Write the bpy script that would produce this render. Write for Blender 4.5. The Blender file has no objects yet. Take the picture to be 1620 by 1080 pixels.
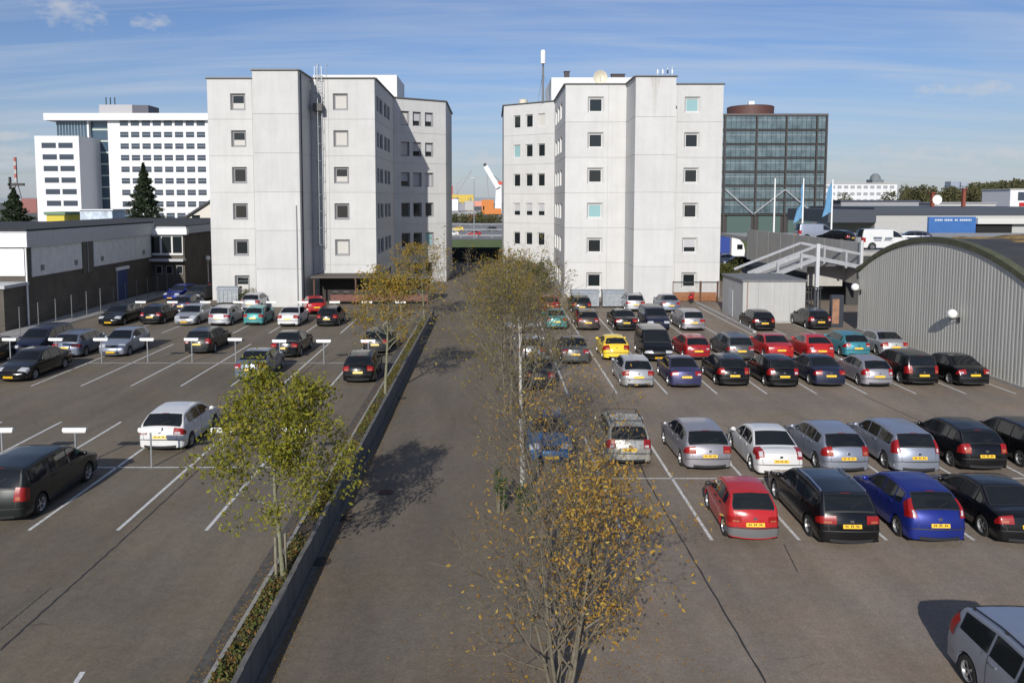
import bpy, math, random
import numpy as np
from mathutils import Vector

# ------------------------------------------------------------------ camera, world, sun, exposure
SC = bpy.context.scene
COL = SC.collection
TH = math.radians(4.5)             # camera pitch
CT, ST, TT = math.cos(TH), math.sin(TH), math.tan(TH)
FPX, HC = 1265.0, 9.8              # focal length in photograph pixels, camera height in metres
PX0, YH = 778.0, 316.0             # vanishing point column and horizon row in the photograph
PY0 = YH + FPX * TT
cam_d = bpy.data.cameras.new('camera'); cam = bpy.data.objects.new('camera', cam_d); COL.objects.link(cam)
cam.location = (0, 0, HC); cam.rotation_euler = (math.pi / 2 - TH, 0, 0)
cam_d.sensor_fit = 'HORIZONTAL'; cam_d.sensor_width = 36; cam_d.lens = FPX / 1620 * 36
cam_d.shift_x = (810 - PX0) / 1620; cam_d.shift_y = -(540 - PY0) / 1620
cam_d.clip_start = 0.2; cam_d.clip_end = 9000
SC.camera = cam
SC.render.resolution_x = 1024; SC.render.resolution_y = 682
SC.view_settings.view_transform = 'Standard'; SC.view_settings.look = 'None'
SC.view_settings.exposure = 0.0; SC.view_settings.gamma = 1.0
SUN_EL, SUN_AZ = math.radians(25), math.radians(12.5)
sd = bpy.data.lights.new('sun', 'SUN'); sd.energy = 4.6; sd.angle = math.radians(0.5); sd.color = (1, .955, .88)
so = bpy.data.objects.new('sun', sd); COL.objects.link(so); so.location = (-30, -60, 60)
so.rotation_euler = Vector((math.sin(SUN_AZ) * math.cos(SUN_EL), math.cos(SUN_AZ) * math.cos(SUN_EL), -math.sin(SUN_EL))).to_track_quat('-Z', 'Y').to_euler()
W = bpy.data.worlds.new('World'); SC.world = W; W.use_nodes = True

def NT(tree):
    def n(t, **kw):
        x = tree.nodes.new(t)
        for k, v in kw.items(): setattr(x, k, v)
        return x
    return n
def build_sky():
    t = W.node_tree; t.nodes.clear(); n = NT(t); L = t.links.new
    sky = n('ShaderNodeTexSky', sky_type='NISHITA'); sky.sun_disc = False
    sky.sun_elevation = SUN_EL; sky.sun_rotation = math.pi + SUN_AZ
    sky.air_density = 1.0; sky.dust_density = 0.4; sky.ozone_density = 3.0; sky.altitude = 0
    tc = n('ShaderNodeTexCoord')
    sep = n('ShaderNodeSeparateXYZ'); L(tc.outputs['Generated'], sep.inputs[0])
    def math_(op, a, b=None, c=None, clamp=False):
        m = n('ShaderNodeMath', operation=op); m.use_clamp = clamp
        for i, v in enumerate((a, b, c)):
            if v is None: continue
            if isinstance(v, (int, float)): m.inputs[i].default_value = v
            else: L(v, m.inputs[i])
        return m.outputs[0]
    X, Y, Z = sep.outputs[0], sep.outputs[1], sep.outputs[2]
    zc = math_('MAXIMUM', Z, 0.02)
    # high cirrus veils on a plane overhead: direction / (z + c)
    den = math_('ADD', zc, 0.12)
    comb = n('ShaderNodeCombineXYZ'); L(math_('DIVIDE', X, den), comb.inputs[0]); L(math_('DIVIDE', Y, den), comb.inputs[1])
    mp = n('ShaderNodeMapping'); mp.inputs['Rotation'].default_value = (0, 0, math.radians(16)); mp.inputs['Scale'].default_value = (0.55, 3.4, 1)
    L(comb.outputs[0], mp.inputs[0])
    nz = n('ShaderNodeTexNoise'); nz.inputs['Scale'].default_value = 1.0; nz.inputs['Detail'].default_value = 7; nz.inputs['Roughness'].default_value = .58; nz.inputs['Distortion'].default_value = .5
    L(mp.outputs[0], nz.inputs['Vector'])
    cr = n('ShaderNodeMapRange'); cr.inputs[1].default_value = .40; cr.inputs[2].default_value = .78; cr.inputs[3].default_value = 0; cr.inputs[4].default_value = .62
    L(nz.outputs['Fac'], cr.inputs[0])
    # small cumulus puffs and low banks, at directions in the sky
    nz2 = n('ShaderNodeTexNoise'); nz2.inputs['Scale'].default_value = 42; nz2.inputs['Detail'].default_value = 6; nz2.inputs['Roughness'].default_value = .6
    mp2 = n('ShaderNodeMapping'); mp2.inputs['Scale'].default_value = (1, 1, 1.8); L(tc.outputs['Generated'], mp2.inputs[0]); L(mp2.outputs[0], nz2.inputs['Vector'])
    tot = None
    puffs = [(112, 20, 46, 22), (248, 37, 34, 13), (1553, 143, 32, 15), (1485, 143, 38, 10), (1450, 241, 70, 12), (1560, 248, 110, 15),
             (760, 250, 80, 14), (20, 216, 28, 7), (30, 250, 70, 14), (1360, 262, 90, 11)]
    for px, py, rx, ry in puffs:
        d = Vector(((px - PX0) / FPX, CT + (PY0 - py) / FPX * ST, -ST + (PY0 - py) / FPX * CT)).normalized()
        # angular offsets along azimuth and elevation
        az = math.atan2(d.x, d.y); el = math.asin(d.z)
        a = math_('SUBTRACT', math_('ARCTAN2', X, Y), az); e = math_('SUBTRACT', math_('ARCSINE', Z), el)
        ra, re = rx / FPX, ry / FPX
        q = math_('ADD', math_('POWER', math_('ABSOLUTE', math_('DIVIDE', a, ra)), 2), math_('POWER', math_('ABSOLUTE', math_('DIVIDE', e, re)), 2))
        m = math_('SUBTRACT', 1.0, q)
        m = math_('MAXIMUM', m, -1.5)
        tot = m if tot is None else math_('MAXIMUM', tot, m)
    # cloud where mask + noise is positive
    s = math_('ADD', math_('MULTIPLY', tot, .55), math_('MULTIPLY', math_('SUBTRACT', nz2.outputs['Fac'], .52), 3.2))
    cu = n('ShaderNodeMapRange'); cu.inputs[1].default_value = 0.0; cu.inputs[2].default_value = .9; cu.inputs[3].default_value = 0; cu.inputs[4].default_value = .62
    L(s, cu.inputs[0])
    gate = math_('MULTIPLY', cu.outputs[0], math_('GREATER_THAN', tot, -1.4))
    # haze near the horizon
    hz = n('ShaderNodeMapRange', interpolation_type='SMOOTHERSTEP'); hz.inputs[1].default_value = -.02; hz.inputs[2].default_value = .2; hz.inputs[3].default_value = .42; hz.inputs[4].default_value = 0
    L(Z, hz.inputs[0])
    m1 = n('ShaderNodeMixRGB'); L(hz.outputs[0], m1.inputs[0]); tint = n('ShaderNodeMixRGB', blend_type='MULTIPLY'); tint.inputs[0].default_value = 1; L(sky.outputs[0], tint.inputs[1]); tint.inputs[2].default_value = (.77, .82, 1.02, 1); L(tint.outputs[0], m1.inputs[1]); m1.inputs[2].default_value = (4.3, 4.8, 5.8, 1)
    m2 = n('ShaderNodeMixRGB'); L(cr.outputs[0], m2.inputs[0]); L(m1.outputs[0], m2.inputs[1]); m2.inputs[2].default_value = (6.0, 6.6, 7.6, 1)
    m3 = n('ShaderNodeMixRGB'); L(gate, m3.inputs[0]); L(m2.outputs[0], m3.inputs[1]); m3.inputs[2].default_value = (6.3, 6.5, 6.9, 1)
    bg = n('ShaderNodeBackground'); bg.inputs['Strength'].default_value = 0.092; L(m3.outputs[0], bg.inputs[0])
    out = n('ShaderNodeOutputWorld'); L(bg.outputs[0], out.inputs[0])
build_sky()

# ------------------------------------------------------------------ pixel helpers (a pixel gives a direction only)
def gY(py): return HC * FPX * (1 + TT * TT) / (py - YH) - HC * TT          # ground distance of a row
def gX(px, py): return (px - PX0) * HC / (py - YH) / CT                   # ground offset of a pixel
def zat(py, Y):                                                            # height of a row on a plane at distance Y
    v = (PY0 - py) / FPX
    return HC + Y * (v * CT - ST) / (CT + v * ST)
def xat(px, Y, z=5.0): return (px - PX0) / FPX * (Y * CT - (z - HC) * ST)

# ------------------------------------------------------------------ mesh helper
class MB:
    def __init__(s): s.v = []; s.f = []
    def add(s, vs, fs):
        o = len(s.v); s.v += [tuple(p) for p in vs]; s.f += [tuple(i + o for i in f) for f in fs]; return s
    def box(s, x0, x1, y0, y1, z0, z1):
        v = [(x, y, z) for z in (z0, z1) for y in (y0, y1) for x in (x0, x1)]
        return s.add(v, [(0, 2, 3, 1), (4, 5, 7, 6), (0, 1, 5, 4), (2, 6, 7, 3), (0, 4, 6, 2), (1, 3, 7, 5)])
    def quad(s, a, b, c, d): return s.add([a, b, c, d], [(0, 1, 2, 3)])
    def tube(s, p0, p1, r0, r1=None, n=8, cap=True):
        r1 = r0 if r1 is None else r1
        p0, p1 = Vector(p0), Vector(p1); d = p1 - p0
        if d.length < 1e-6: return s
        d.normalize(); a = d.orthogonal().normalized(); b = d.cross(a)
        v = []
        for p, r in ((p0, r0), (p1, r1)):
            for i in range(n):
                t = 2 * math.pi * i / n; v.append(p + (a * math.cos(t) + b * math.sin(t)) * r)
        f = [(i, (i + 1) % n, n + (i + 1) % n, n + i) for i in range(n)]
        if cap: f += [tuple(range(n - 1, -1, -1)), tuple(range(n, 2 * n))]
        return s.add(v, f)
    def bar(s, p0, p1, w, h):            # rectangular bar along a segment, h measured upwards-ish
        p0, p1 = Vector(p0), Vector(p1); d = (p1 - p0).normalized()
        up = Vector((0, 0, 1)) if abs(d.z) < .95 else Vector((0, 1, 0))
        a = d.cross(up).normalized() * w / 2; b = a.cross(d).normalized() * h / 2
        v = [p + q for p in (p0, p1) for q in (-a - b, a - b, a + b, -a + b)]
        return s.add(v, [(0, 1, 2, 3), (7, 6, 5, 4), (0, 4, 5, 1), (1, 5, 6, 2), (2, 6, 7, 3), (3, 7, 4, 0)])
    def grid(s, rows, closed=False, flip=False):
        n = len(rows[0]); v = [p for r in rows for p in r]; f = []
        for i in range(len(rows) - 1):
            for j in range(n if closed else n - 1):
                k = (j + 1) % n; q = (i * n + j, i * n + k, (i + 1) * n + k, (i + 1) * n + j)
                f.append(q[::-1] if flip else q)
        return s.add(v, f)
    def lathe(s, prof, c=(0, 0, 0), n=16, axis='z'):
        rows = []
        for r, h in prof:
            row = []
            for i in range(n):
                t = 2 * math.pi * i / n; a, b = r * math.cos(t), r * math.sin(t)
                row.append({'z': (c[0] + a, c[1] + b, c[2] + h), 'y': (c[0] + a, c[1] + h, c[2] + b), 'x': (c[0] + h, c[1] + a, c[2] + b)}[axis])
            rows.append(row)
        s.grid(rows, closed=True); return s
    def ball(s, c, r, n=12, m=8, sz=1.0):
        return s.lathe([(max(r * math.sin(math.pi * i / m), 1e-4), -r * sz * math.cos(math.pi * i / m)) for i in range(m + 1)], c, n)
    def mesh(s, name, smooth=False, ang=None):
        me = bpy.data.meshes.new(name); me.from_pydata(s.v, [], s.f)
        if smooth:
            me.polygons.foreach_set('use_smooth', [True] * len(me.polygons))
            if ang: me.set_sharp_from_angle(angle=math.radians(ang))
        me.update(); return me
    def build(s, name, mat, parent=None, smooth=False, ang=None, loc=None):
        return link(name, s.mesh(name, smooth, ang), mat, parent, loc)
def link(name, me, mat, parent=None, loc=None):
    if mat and not me.materials: me.materials.append(mat)
    o = bpy.data.objects.new(name, me); COL.objects.link(o)
    if parent: o.parent = parent
    if loc: o.location = loc
    return o
def tag(o, label=None, cat=None, group=None, kind=None):
    if label: o['label'] = label
    if cat: o['category'] = cat
    if group: o['group'] = group
    if kind: o['kind'] = kind
    return o
def thing(name, label, cat, loc=(0, 0, 0), rz=0, group=None):
    o = bpy.data.objects.new(name, None); COL.objects.link(o); o.empty_display_size = .2
    o.location = loc; o.rotation_euler = (0, 0, rz); return tag(o, label, cat, group)

# ------------------------------------------------------------------ materials
MATS = {}
def mat(name, col, rough=.6, metal=0.0, spec=.5, coat=0.0, var=0.0, vscale=3.0, bump=0.0, bscale=30.0, emit=None, trans=0.0):
    if name in MATS: return MATS[name]
    m = bpy.data.materials.new(name); m.use_nodes = True; t = m.node_tree; n = NT(t); b = t.nodes['Principled BSDF']
    b.inputs['Base Color'].default_value = (*col, 1); b.inputs['Roughness'].default_value = rough; b.inputs['Metallic'].default_value = metal
    b.inputs['Specular IOR Level'].default_value = spec; b.inputs['Coat Weight'].default_value = coat; b.inputs['Coat Roughness'].default_value = .06
    if var or bump:
        tc = n('ShaderNodeTexCoord')
        if var:
            nz = n('ShaderNodeTexNoise'); nz.inputs['Scale'].default_value = vscale; nz.inputs['Detail'].default_value = 6; nz.inputs['Roughness'].default_value = .6
            t.links.new(tc.outputs['Object'], nz.inputs['Vector'])
            mr = n('ShaderNodeMapRange'); mr.inputs[1].default_value = .3; mr.inputs[2].default_value = .7; mr.inputs[3].default_value = 1 - var; mr.inputs[4].default_value = 1 + var * .6
            t.links.new(nz.outputs['Fac'], mr.inputs[0])
            mx = n('ShaderNodeMixRGB', blend_type='MULTIPLY'); mx.inputs[0].default_value = 1; mx.inputs[1].default_value = (*col, 1)
            t.links.new(mr.outputs[0], mx.inputs[2]); t.links.new(mx.outputs[0], b.inputs['Base Color'])
        if bump:
            n2 = n('ShaderNodeTexNoise'); n2.inputs['Scale'].default_value = bscale; n2.inputs['Detail'].default_value = 4
            t.links.new(tc.outputs['Object'], n2.inputs['Vector'])
            bp = n('ShaderNodeBump'); bp.inputs['Strength'].default_value = bump; bp.inputs['Distance'].default_value = .02
            t.links.new(n2.outputs['Fac'], bp.inputs['Height']); t.links.new(bp.outputs[0], b.inputs['Normal'])
    if emit:
        b.inputs['Emission Color'].default_value = (*emit[:3], 1); b.inputs['Emission Strength'].default_value = emit[3]
    MATS[name] = m; return m

def asphalt(name, col, patch=.3, seed=0.0):
    m = bpy.data.materials.new(name); m.use_nodes = True; t = m.node_tree; n = NT(t); L = t.links.new; b = t.nodes['Principled BSDF']
    b.inputs['Roughness'].default_value = .88; b.inputs['Specular IOR Level'].default_value = .3
    tc = n('ShaderNodeTexCoord'); mp = n('ShaderNodeMapping'); mp.inputs['Location'].default_value = (seed, seed * 1.7, 0); L(tc.outputs['Object'], mp.inputs[0])
    def noise(sc, det=4, vec=mp, rough=.6):
        x = n('ShaderNodeTexNoise'); x.inputs['Scale'].default_value = sc; x.inputs['Detail'].default_value = det; x.inputs['Roughness'].default_value = rough; L(vec.outputs[0], x.inputs['Vector']); return x.outputs['Fac']
    def rng(s, a, b_, c, d):
        x = n('ShaderNodeMapRange'); x.inputs[1].default_value = a; x.inputs[2].default_value = b_; x.inputs[3].default_value = c; x.inputs[4].default_value = d; L(s, x.inputs[0]); return x.outputs[0]
    def mul(a, b_):
        x = n('ShaderNodeMath', operation='MULTIPLY'); L(a, x.inputs[0]); L(b_, x.inputs[1]); return x.outputs[0]
    st = n('ShaderNodeMapping'); st.inputs['Scale'].default_value = (1, .18, 1); L(mp.outputs[0], st.inputs[0])
    f = mul(rng(noise(.13, 5), .3, .7, 1 - patch, 1 + patch), rng(noise(.9, 6, st), .3, .7, .86, 1.12))
    f = mul(f, rng(noise(3.2, 8, mp, .72), .28, .72, .84, 1.14))
    f = mul(f, rng(noise(38, 2), .3, .7, .74, 1.26)); f = mul(f, rng(noise(11, 3, mp, .7), .3, .7, .86, 1.14))
    # oil spots
    f = mul(f, rng(noise(.55, 3), .68, .78, 1.0, .72))
    # hairline cracks
    vo = n('ShaderNodeTexVoronoi', feature='DISTANCE_TO_EDGE'); vo.inputs['Scale'].default_value = .16
    wv = n('ShaderNodeMixRGB', blend_type='ADD'); wv.inputs[0].default_value = 1.0
    wn = n('ShaderNodeTexNoise'); wn.inputs['Scale'].default_value = .35; wn.inputs['Detail'].default_value = 8; L(mp.outputs[0], wn.inputs['Vector'])
    L(mp.outputs[0], wv.inputs[1]); L(wn.outputs['Color'], wv.inputs[2]); L(wv.outputs[0], vo.inputs['Vector'])
    crk = rng(vo.outputs['Distance'], .0012, .0032, .72, 1.0)
    msk = rng(noise(.21, 2), .58, .64, 0, 1)
    cm = n('ShaderNodeMixRGB'); L(msk, cm.inputs[0]); cm.inputs[1].default_value = (1, 1, 1, 1); L(crk, cm.inputs[2])
    f = mul(f, cm.outputs[0])
    mx = n('ShaderNodeMixRGB', blend_type='MULTIPLY'); mx.inputs[0].default_value = 1; mx.inputs[1].default_value = (*col, 1); L(f, mx.inputs[2])
    hs = n('ShaderNodeMixRGB'); hs.inputs[2].default_value = (col[0] * 1.15, col[1] * 1.04, col[2] * .9, 1); L(rng(noise(.3, 4), .4, .7, 0, .6), hs.inputs[0])
    hs.inputs[1].default_value = (*col, 1); L(hs.outputs[0], mx.inputs[1])
    L(mx.outputs[0], b.inputs['Base Color'])
    bp = n('ShaderNodeBump'); bp.inputs['Strength'].default_value = .5; bp.inputs['Distance'].default_value = .012; L(noise(60, 3), bp.inputs['Height']); L(bp.outputs[0], b.inputs['Normal'])
    MATS[name] = m; return m

def concrete(name, col, streak=.12, seed=0.0, fine=.05):
    m = bpy.data.materials.new(name); m.use_nodes = True; t = m.node_tree; n = NT(t); L = t.links.new; b = t.nodes['Principled BSDF']
    b.inputs['Roughness'].default_value = .75; b.inputs['Specular IOR Level'].default_value = .3
    tc = n('ShaderNodeTexCoord'); oi = n('ShaderNodeObjectInfo')
    def noise(sc, scale, det=5):
        mp = n('ShaderNodeMapping'); mp.inputs['Scale'].default_value = scale; mp.inputs['Location'].default_value = (seed, seed, seed); L(tc.outputs['Object'], mp.inputs[0])
        x = n('ShaderNodeTexNoise'); x.inputs['Scale'].default_value = sc; x.inputs['Detail'].default_value = det; x.inputs['Roughness'].default_value = .62; L(mp.outputs[0], x.inputs['Vector']); return x.outputs['Fac']
    def rng(s, a, b_, c, d):
        x = n('ShaderNodeMapRange'); x.inputs[1].default_value = a; x.inputs[2].default_value = b_; x.inputs[3].default_value = c; x.inputs[4].default_value = d; L(s, x.inputs[0]); return x.outputs[0]
    def mul(a, b_):
        x = n('ShaderNodeMath', operation='MULTIPLY'); L(a, x.inputs[0]); L(b_, x.inputs[1]); return x.outputs[0]
    f = mul(rng(noise(2.2, (1, 1, .07)), .45, .75, 1.0, 1 - streak), rng(noise(.5, (1, 1, 1)), .3, .7, 1 - fine, 1 + fine))
    f = mul(f, rng(noise(9, (1, 1, 1)), .3, .7, 1 - fine * .7, 1 + fine * .7))
    f = mul(f, rng(oi.outputs['Random'], 0, 1, .97, 1.03))
    mx = n('ShaderNodeMixRGB', blend_type='MULTIPLY'); mx.inputs[0].default_value = 1; mx.inputs[1].default_value = (*col, 1); L(f, mx.inputs[2]); L(mx.outputs[0], b.inputs['Base Color'])
    bp = n('ShaderNodeBump'); bp.inputs['Strength'].default_value = .25; bp.inputs['Distance'].default_value = .01; L(noise(25, (1, 1, 1)), bp.inputs['Height']); L(bp.outputs[0], b.inputs['Normal'])
    MATS[name] = m; return m

def leafmat(name, cols, trans=.35):
    m = bpy.data.materials.new(name); m.use_nodes = True; t = m.node_tree; n = NT(t); L = t.links.new; b = t.nodes['Principled BSDF']
    g = n('ShaderNodeNewGeometry'); cr = n('ShaderNodeValToRGB'); e = cr.color_ramp.elements
    while len(e) < len(cols): e.new(.5)
    for i, c in enumerate(cols): e[i].position = i / (len(cols) - 1); e[i].color = (*c, 1)
    L(g.outputs['Random Per Island'], cr.inputs[0]); L(cr.outputs[0], b.inputs['Base Color']); b.inputs['Roughness'].default_value = .55; b.inputs['Specular IOR Level'].default_value = .3
    tr = n('ShaderNodeBsdfTranslucent'); L(cr.outputs[0], tr.inputs[0]); mix = n('ShaderNodeMixShader'); mix.inputs[0].default_value = trans
    L(b.outputs[0], mix.inputs[1]); L(tr.outputs[0], mix.inputs[2]); L(mix.outputs[0], t.nodes['Material Output'].inputs[0])
    MATS[name] = m; return m

def brick_mat(name, c1, c2, mortar, sx=1.0):
    m = bpy.data.materials.new(name); m.use_nodes = True; t = m.node_tree; n = NT(t); L = t.links.new; b = t.nodes['Principled BSDF']
    tc = n('ShaderNodeTexCoord'); sp = n('ShaderNodeSeparateXYZ'); L(tc.outputs['Object'], sp.inputs[0])
    ad = n('ShaderNodeMath', operation='ADD'); L(sp.outputs[0], ad.inputs[0]); L(sp.outputs[1], ad.inputs[1])
    cb = n('ShaderNodeCombineXYZ'); L(ad.outputs[0], cb.inputs[0]); L(sp.outputs[2], cb.inputs[1])
    br = n('ShaderNodeTexBrick'); br.inputs['Scale'].default_value = 1; br.inputs['Brick Width'].default_value = .22; br.inputs['Row Height'].default_value = .065; br.inputs['Mortar Size'].default_value = .008
    br.inputs['Color1'].default_value = (*c1, 1); br.inputs['Color2'].default_value = (*c2, 1); br.inputs['Mortar'].default_value = (*mortar, 1); L(cb.outputs[0], br.inputs['Vector'])
    nz = n('ShaderNodeTexNoise'); nz.inputs['Scale'].default_value = .7; nz.inputs['Detail'].default_value = 6; L(tc.outputs['Object'], nz.inputs['Vector'])
    mr = n('ShaderNodeMapRange'); mr.inputs[1].default_value = .3; mr.inputs[2].default_value = .7; mr.inputs[3].default_value = .75; mr.inputs[4].default_value = 1.2; L(nz.outputs['Fac'], mr.inputs[0])
    mx = n('ShaderNodeMixRGB', blend_type='MULTIPLY'); mx.inputs[0].default_value = 1; L(br.outputs['Color'], mx.inputs[1]); L(mr.outputs[0], mx.inputs[2]); L(mx.outputs[0], b.inputs['Base Color']); b.inputs['Roughness'].default_value = .85
    MATS[name] = m; return m

A_LOT = asphalt('asphalt_lot', (.222, .184, .148), .16, 0)
A_LEFT = asphalt('asphalt_left_lot', (.156, .134, .104), .16, 13)
A_ROAD = asphalt('asphalt_road', (.149, .127, .100), .12, 31)
PAINTW = mat('road_paint', (.62, .62, .6), .7, var=.35, vscale=7)
CONC_W = concrete('white_concrete', (.52, .52, .513), .07)
CONC_R = concrete('white_concrete_warm', (.535, .535, .53), .07, 7)
CONC_G = concrete('grey_concrete', (.36, .35, .34), .25, 3)
CONC_B = concrete('beige_concrete', (.42, .41, .39), .15, 5)
JOINT = mat('joint_grey', (.38, .38, .37), .9)
ROOFB = mat('roof_bitumen', (.035, .036, .038), .9, var=.3)
GLASS = mat('window_glass', (.012, .016, .018), .06, spec=.7)
GLASSB = mat('blue_glass', (.05, .09, .13), .06, spec=.8)
FRAME_G_SHADE = mat('frame_and_shade_grey', (.27, .27, .28), .5)
FRAME_W = mat('frame_white', (.56, .56, .55), .5)
BLIND = mat('blind_sheen_white', (.50, .49, .46), .8)
BLIND_G = mat('blind_grey', (.42, .42, .44), .7)
CYAN = mat('cyan_film', (.24, .40, .42), .25)
STEEL = mat('galvanised_steel', (.42, .44, .46), .45, metal=.6, var=.2, vscale=4)
WHITEM = mat('white_enamel', (.75, .75, .74), .4)
DARK = mat('dark_metal', (.03, .03, .032), .5)
BLACK = mat('black_void', (.012, .012, .013), .9)
# ------------------------------------------------------------------ cars
PROF = {   # (x, z, station) along the outline, x and station as fractions of the length, z in metres at the nominal height
 'hatch': (1.45, [(.018, .2, .018), (.0, .4, .05), (.008, .56, .085), (.045, .71, .13), (.13, .83, .18), (.265, .95, .285), (.43, 1.36, .43), (.5, 1.43, .52), (.66, 1.44, .68), (.84, 1.355, .825), (.868, 1.31, .85), (.955, .985, .905), (.978, .86, .925), (.985, .62, .95), (1.0, .5, .968), (.992, .22, .985)]),
 'sedan': (1.42, [(.018, .2, .018), (.0, .4, .05), (.008, .54, .085), (.04, .68, .13), (.13, .8, .18), (.27, .91, .285), (.42, 1.33, .43), (.49, 1.40, .50), (.62, 1.42, .62), (.70, 1.38, .70), (.84, 1.03, .83), (.87, .995, .86), (.93, .965, .895), (.958, .925, .915), (.972, .86, .93), (.985, .62, .95), (1.0, .5, .968), (.992, .22, .985)]),
 'wagon': (1.46, [(.018, .2, .018), (.0, .4, .05), (.008, .55, .085), (.04, .69, .13), (.13, .82, .18), (.255, .93, .275), (.40, 1.36, .41), (.47, 1.43, .49), (.66, 1.455, .68), (.88, 1.39, .85), (.905, 1.345, .875), (.962, .99, .91), (.978, .84, .925), (.985, .62, .95), (1.0, .5, .968), (.992, .22, .985)]),
 'mpv': (1.65, [(.018, .22, .018), (.0, .44, .05), (.008, .62, .085), (.045, .8, .13), (.11, .93, .165), (.2, 1.04, .225), (.37, 1.53, .37), (.45, 1.62, .46), (.66, 1.65, .68), (.90, 1.60, .85), (.925, 1.55, .875), (.968, 1.06, .91), (.98, .9, .925), (.988, .65, .95), (1.0, .52, .968), (.992, .24, .985)]),
 'van': (1.85, [(.018, .24, .018), (.0, .46, .05), (.008, .68, .085), (.04, .88, .12), (.11, 1.02, .155), (.18, 1.12, .205), (.315, 1.66, .32), (.39, 1.80, .41), (.66, 1.85, .68), (.93, 1.83, .87), (.958, 1.77, .89), (.982, 1.1, .915), (.986, .9, .928), (.99, .65, .95), (1.0, .54, .968), (.992, .26, .985)]),
 'round': (1.38, [(.018, .2, .018), (.0, .4, .05), (.012, .56, .085), (.06, .70, .13), (.16, .84, .19), (.29, .95, .295), (.45, 1.31, .45), (.53, 1.37, .54), (.66, 1.38, .66), (.78, 1.28, .76), (.9, 1.0, .875), (.945, .86, .91), (.968, .74, .93), (.98, .6, .95), (1.0, .46, .968), (.988, .22, .985)]),
}
TYRE = mat('tyre_rubber', (.018, .018, .018), .85)
RIM = mat('alloy_rim', (.48, .49, .5), .35, metal=.7)
CGLASS = mat('car_glass', (.010, .012, .014), .04, spec=.55)
CGLASS2 = mat('car_glass_clear', (.055, .065, .07), .05, spec=.7)
TRIM = mat('black_trim', (.022, .022, .024), .6)
GREYTRIM = mat('grey_bumper', (.12, .12, .125), .7)
RED_L = mat('tail_light_red', (.26, .008, .008), .25, coat=.3)
WHITE_L = mat('light_lens', (.45, .46, .48), .12, coat=.6)
AMBER = mat('light_amber', (.34, .10, .05), .3, coat=.2)
PLATE = mat('number_plate_yellow', (.78, .47, .02), .45, var=.18, vscale=16)
CHROME = mat('chrome', (.7, .7, .72), .2, metal=1)
def paint(key, col, metal=.0):
    return mat('paint_' + key, col, .22 if not metal else .36, metal=metal, spec=.35, coat=.4, var=.05, vscale=2)
PAINTS = {k: paint(k, *v) for k, v in dict(
    black=((.005, .005, .006),), navy=((.016, .022, .05), .3), blue=((.012, .025, .2), .3), midblue=((.02, .12, .3), .3), violet=((.05, .05, .13), .4),
    silver=((.46, .47, .49), .55), steel=((.30, .33, .40), .55), bluegrey=((.17, .20, .26), .5), lilac=((.36, .35, .38), .55), beige=((.42, .41, .37), .45), grey=((.20, .21, .22), .5),
    white=((.62, .62, .615),), red=((.42, .02, .022),), darkred=((.30, .018, .022),), yellow=((.80, .56, .045),), teal=((.07, .30, .30), .2), tealblue=((.05, .24, .30), .3),
    dgreen=((.010, .013, .012), .15), dgrey=((.03, .031, .033), .4), brown=((.07, .055, .05), .3), graphite=((.09, .095, .10), .4)).items()}
def smoothstep(x): x = min(max(x, 0), 1); return x * x * (3 - 2 * x)
WHEEL_CACHE = {}
def wheel_meshes(R, wd, style):
    k = (round(R, 3), round(wd, 3), style)
    if k in WHEEL_CACHE: return WHEEL_CACHE[k]
    t = MB().lathe([(R * .62, -wd / 2 + .02), (R * .66, -wd / 2), (R * .93, -wd / 2 + .005), (R, -wd / 2 + .04), (R, wd / 2 - .04), (R * .93, wd / 2 - .005), (R * .66, wd / 2), (R * .62, wd / 2 - .02)], n=22, axis='y')
    tm = t.mesh('tyre', True, 40); tm.materials.append(TYRE)
    r = MB(); y = -wd / 2 + .035
    r.lathe([(R * .64, y - .03), (R * .60, y - .02), (R * .57, y + .04)], n=22, axis='y')
    r.lathe([(.001, y + .006), (R * .14, y + .006), (R * .16, y + .03)], n=10, axis='y')
    ns = 5 if style else 9
    for i in range(ns):
        a = 2 * math.pi * i / ns; w = .2 if style else .13
        p = [(R * q * math.cos(a + s * w * (1.4 - q)), yy, R * q * math.sin(a + s * w * (1.4 - q))) for q, yy in ((.12, y + .004), (.6, y - .012)) for s in (-1, 1)]
        r.add(p, [(0, 1, 3, 2)]); 
    rm = r.mesh('rim', True, 40); rm.materials.append(RIM)
    h = MB().lathe([(.001, y + .05), (R * .6, y + .05)], n=18, axis='y'); hm = h.mesh('brake_disc'); hm.materials.append(DARK)
    WHEEL_CACHE[k] = (tm, rm, hm); return WHEEL_CACHE[k]

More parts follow.
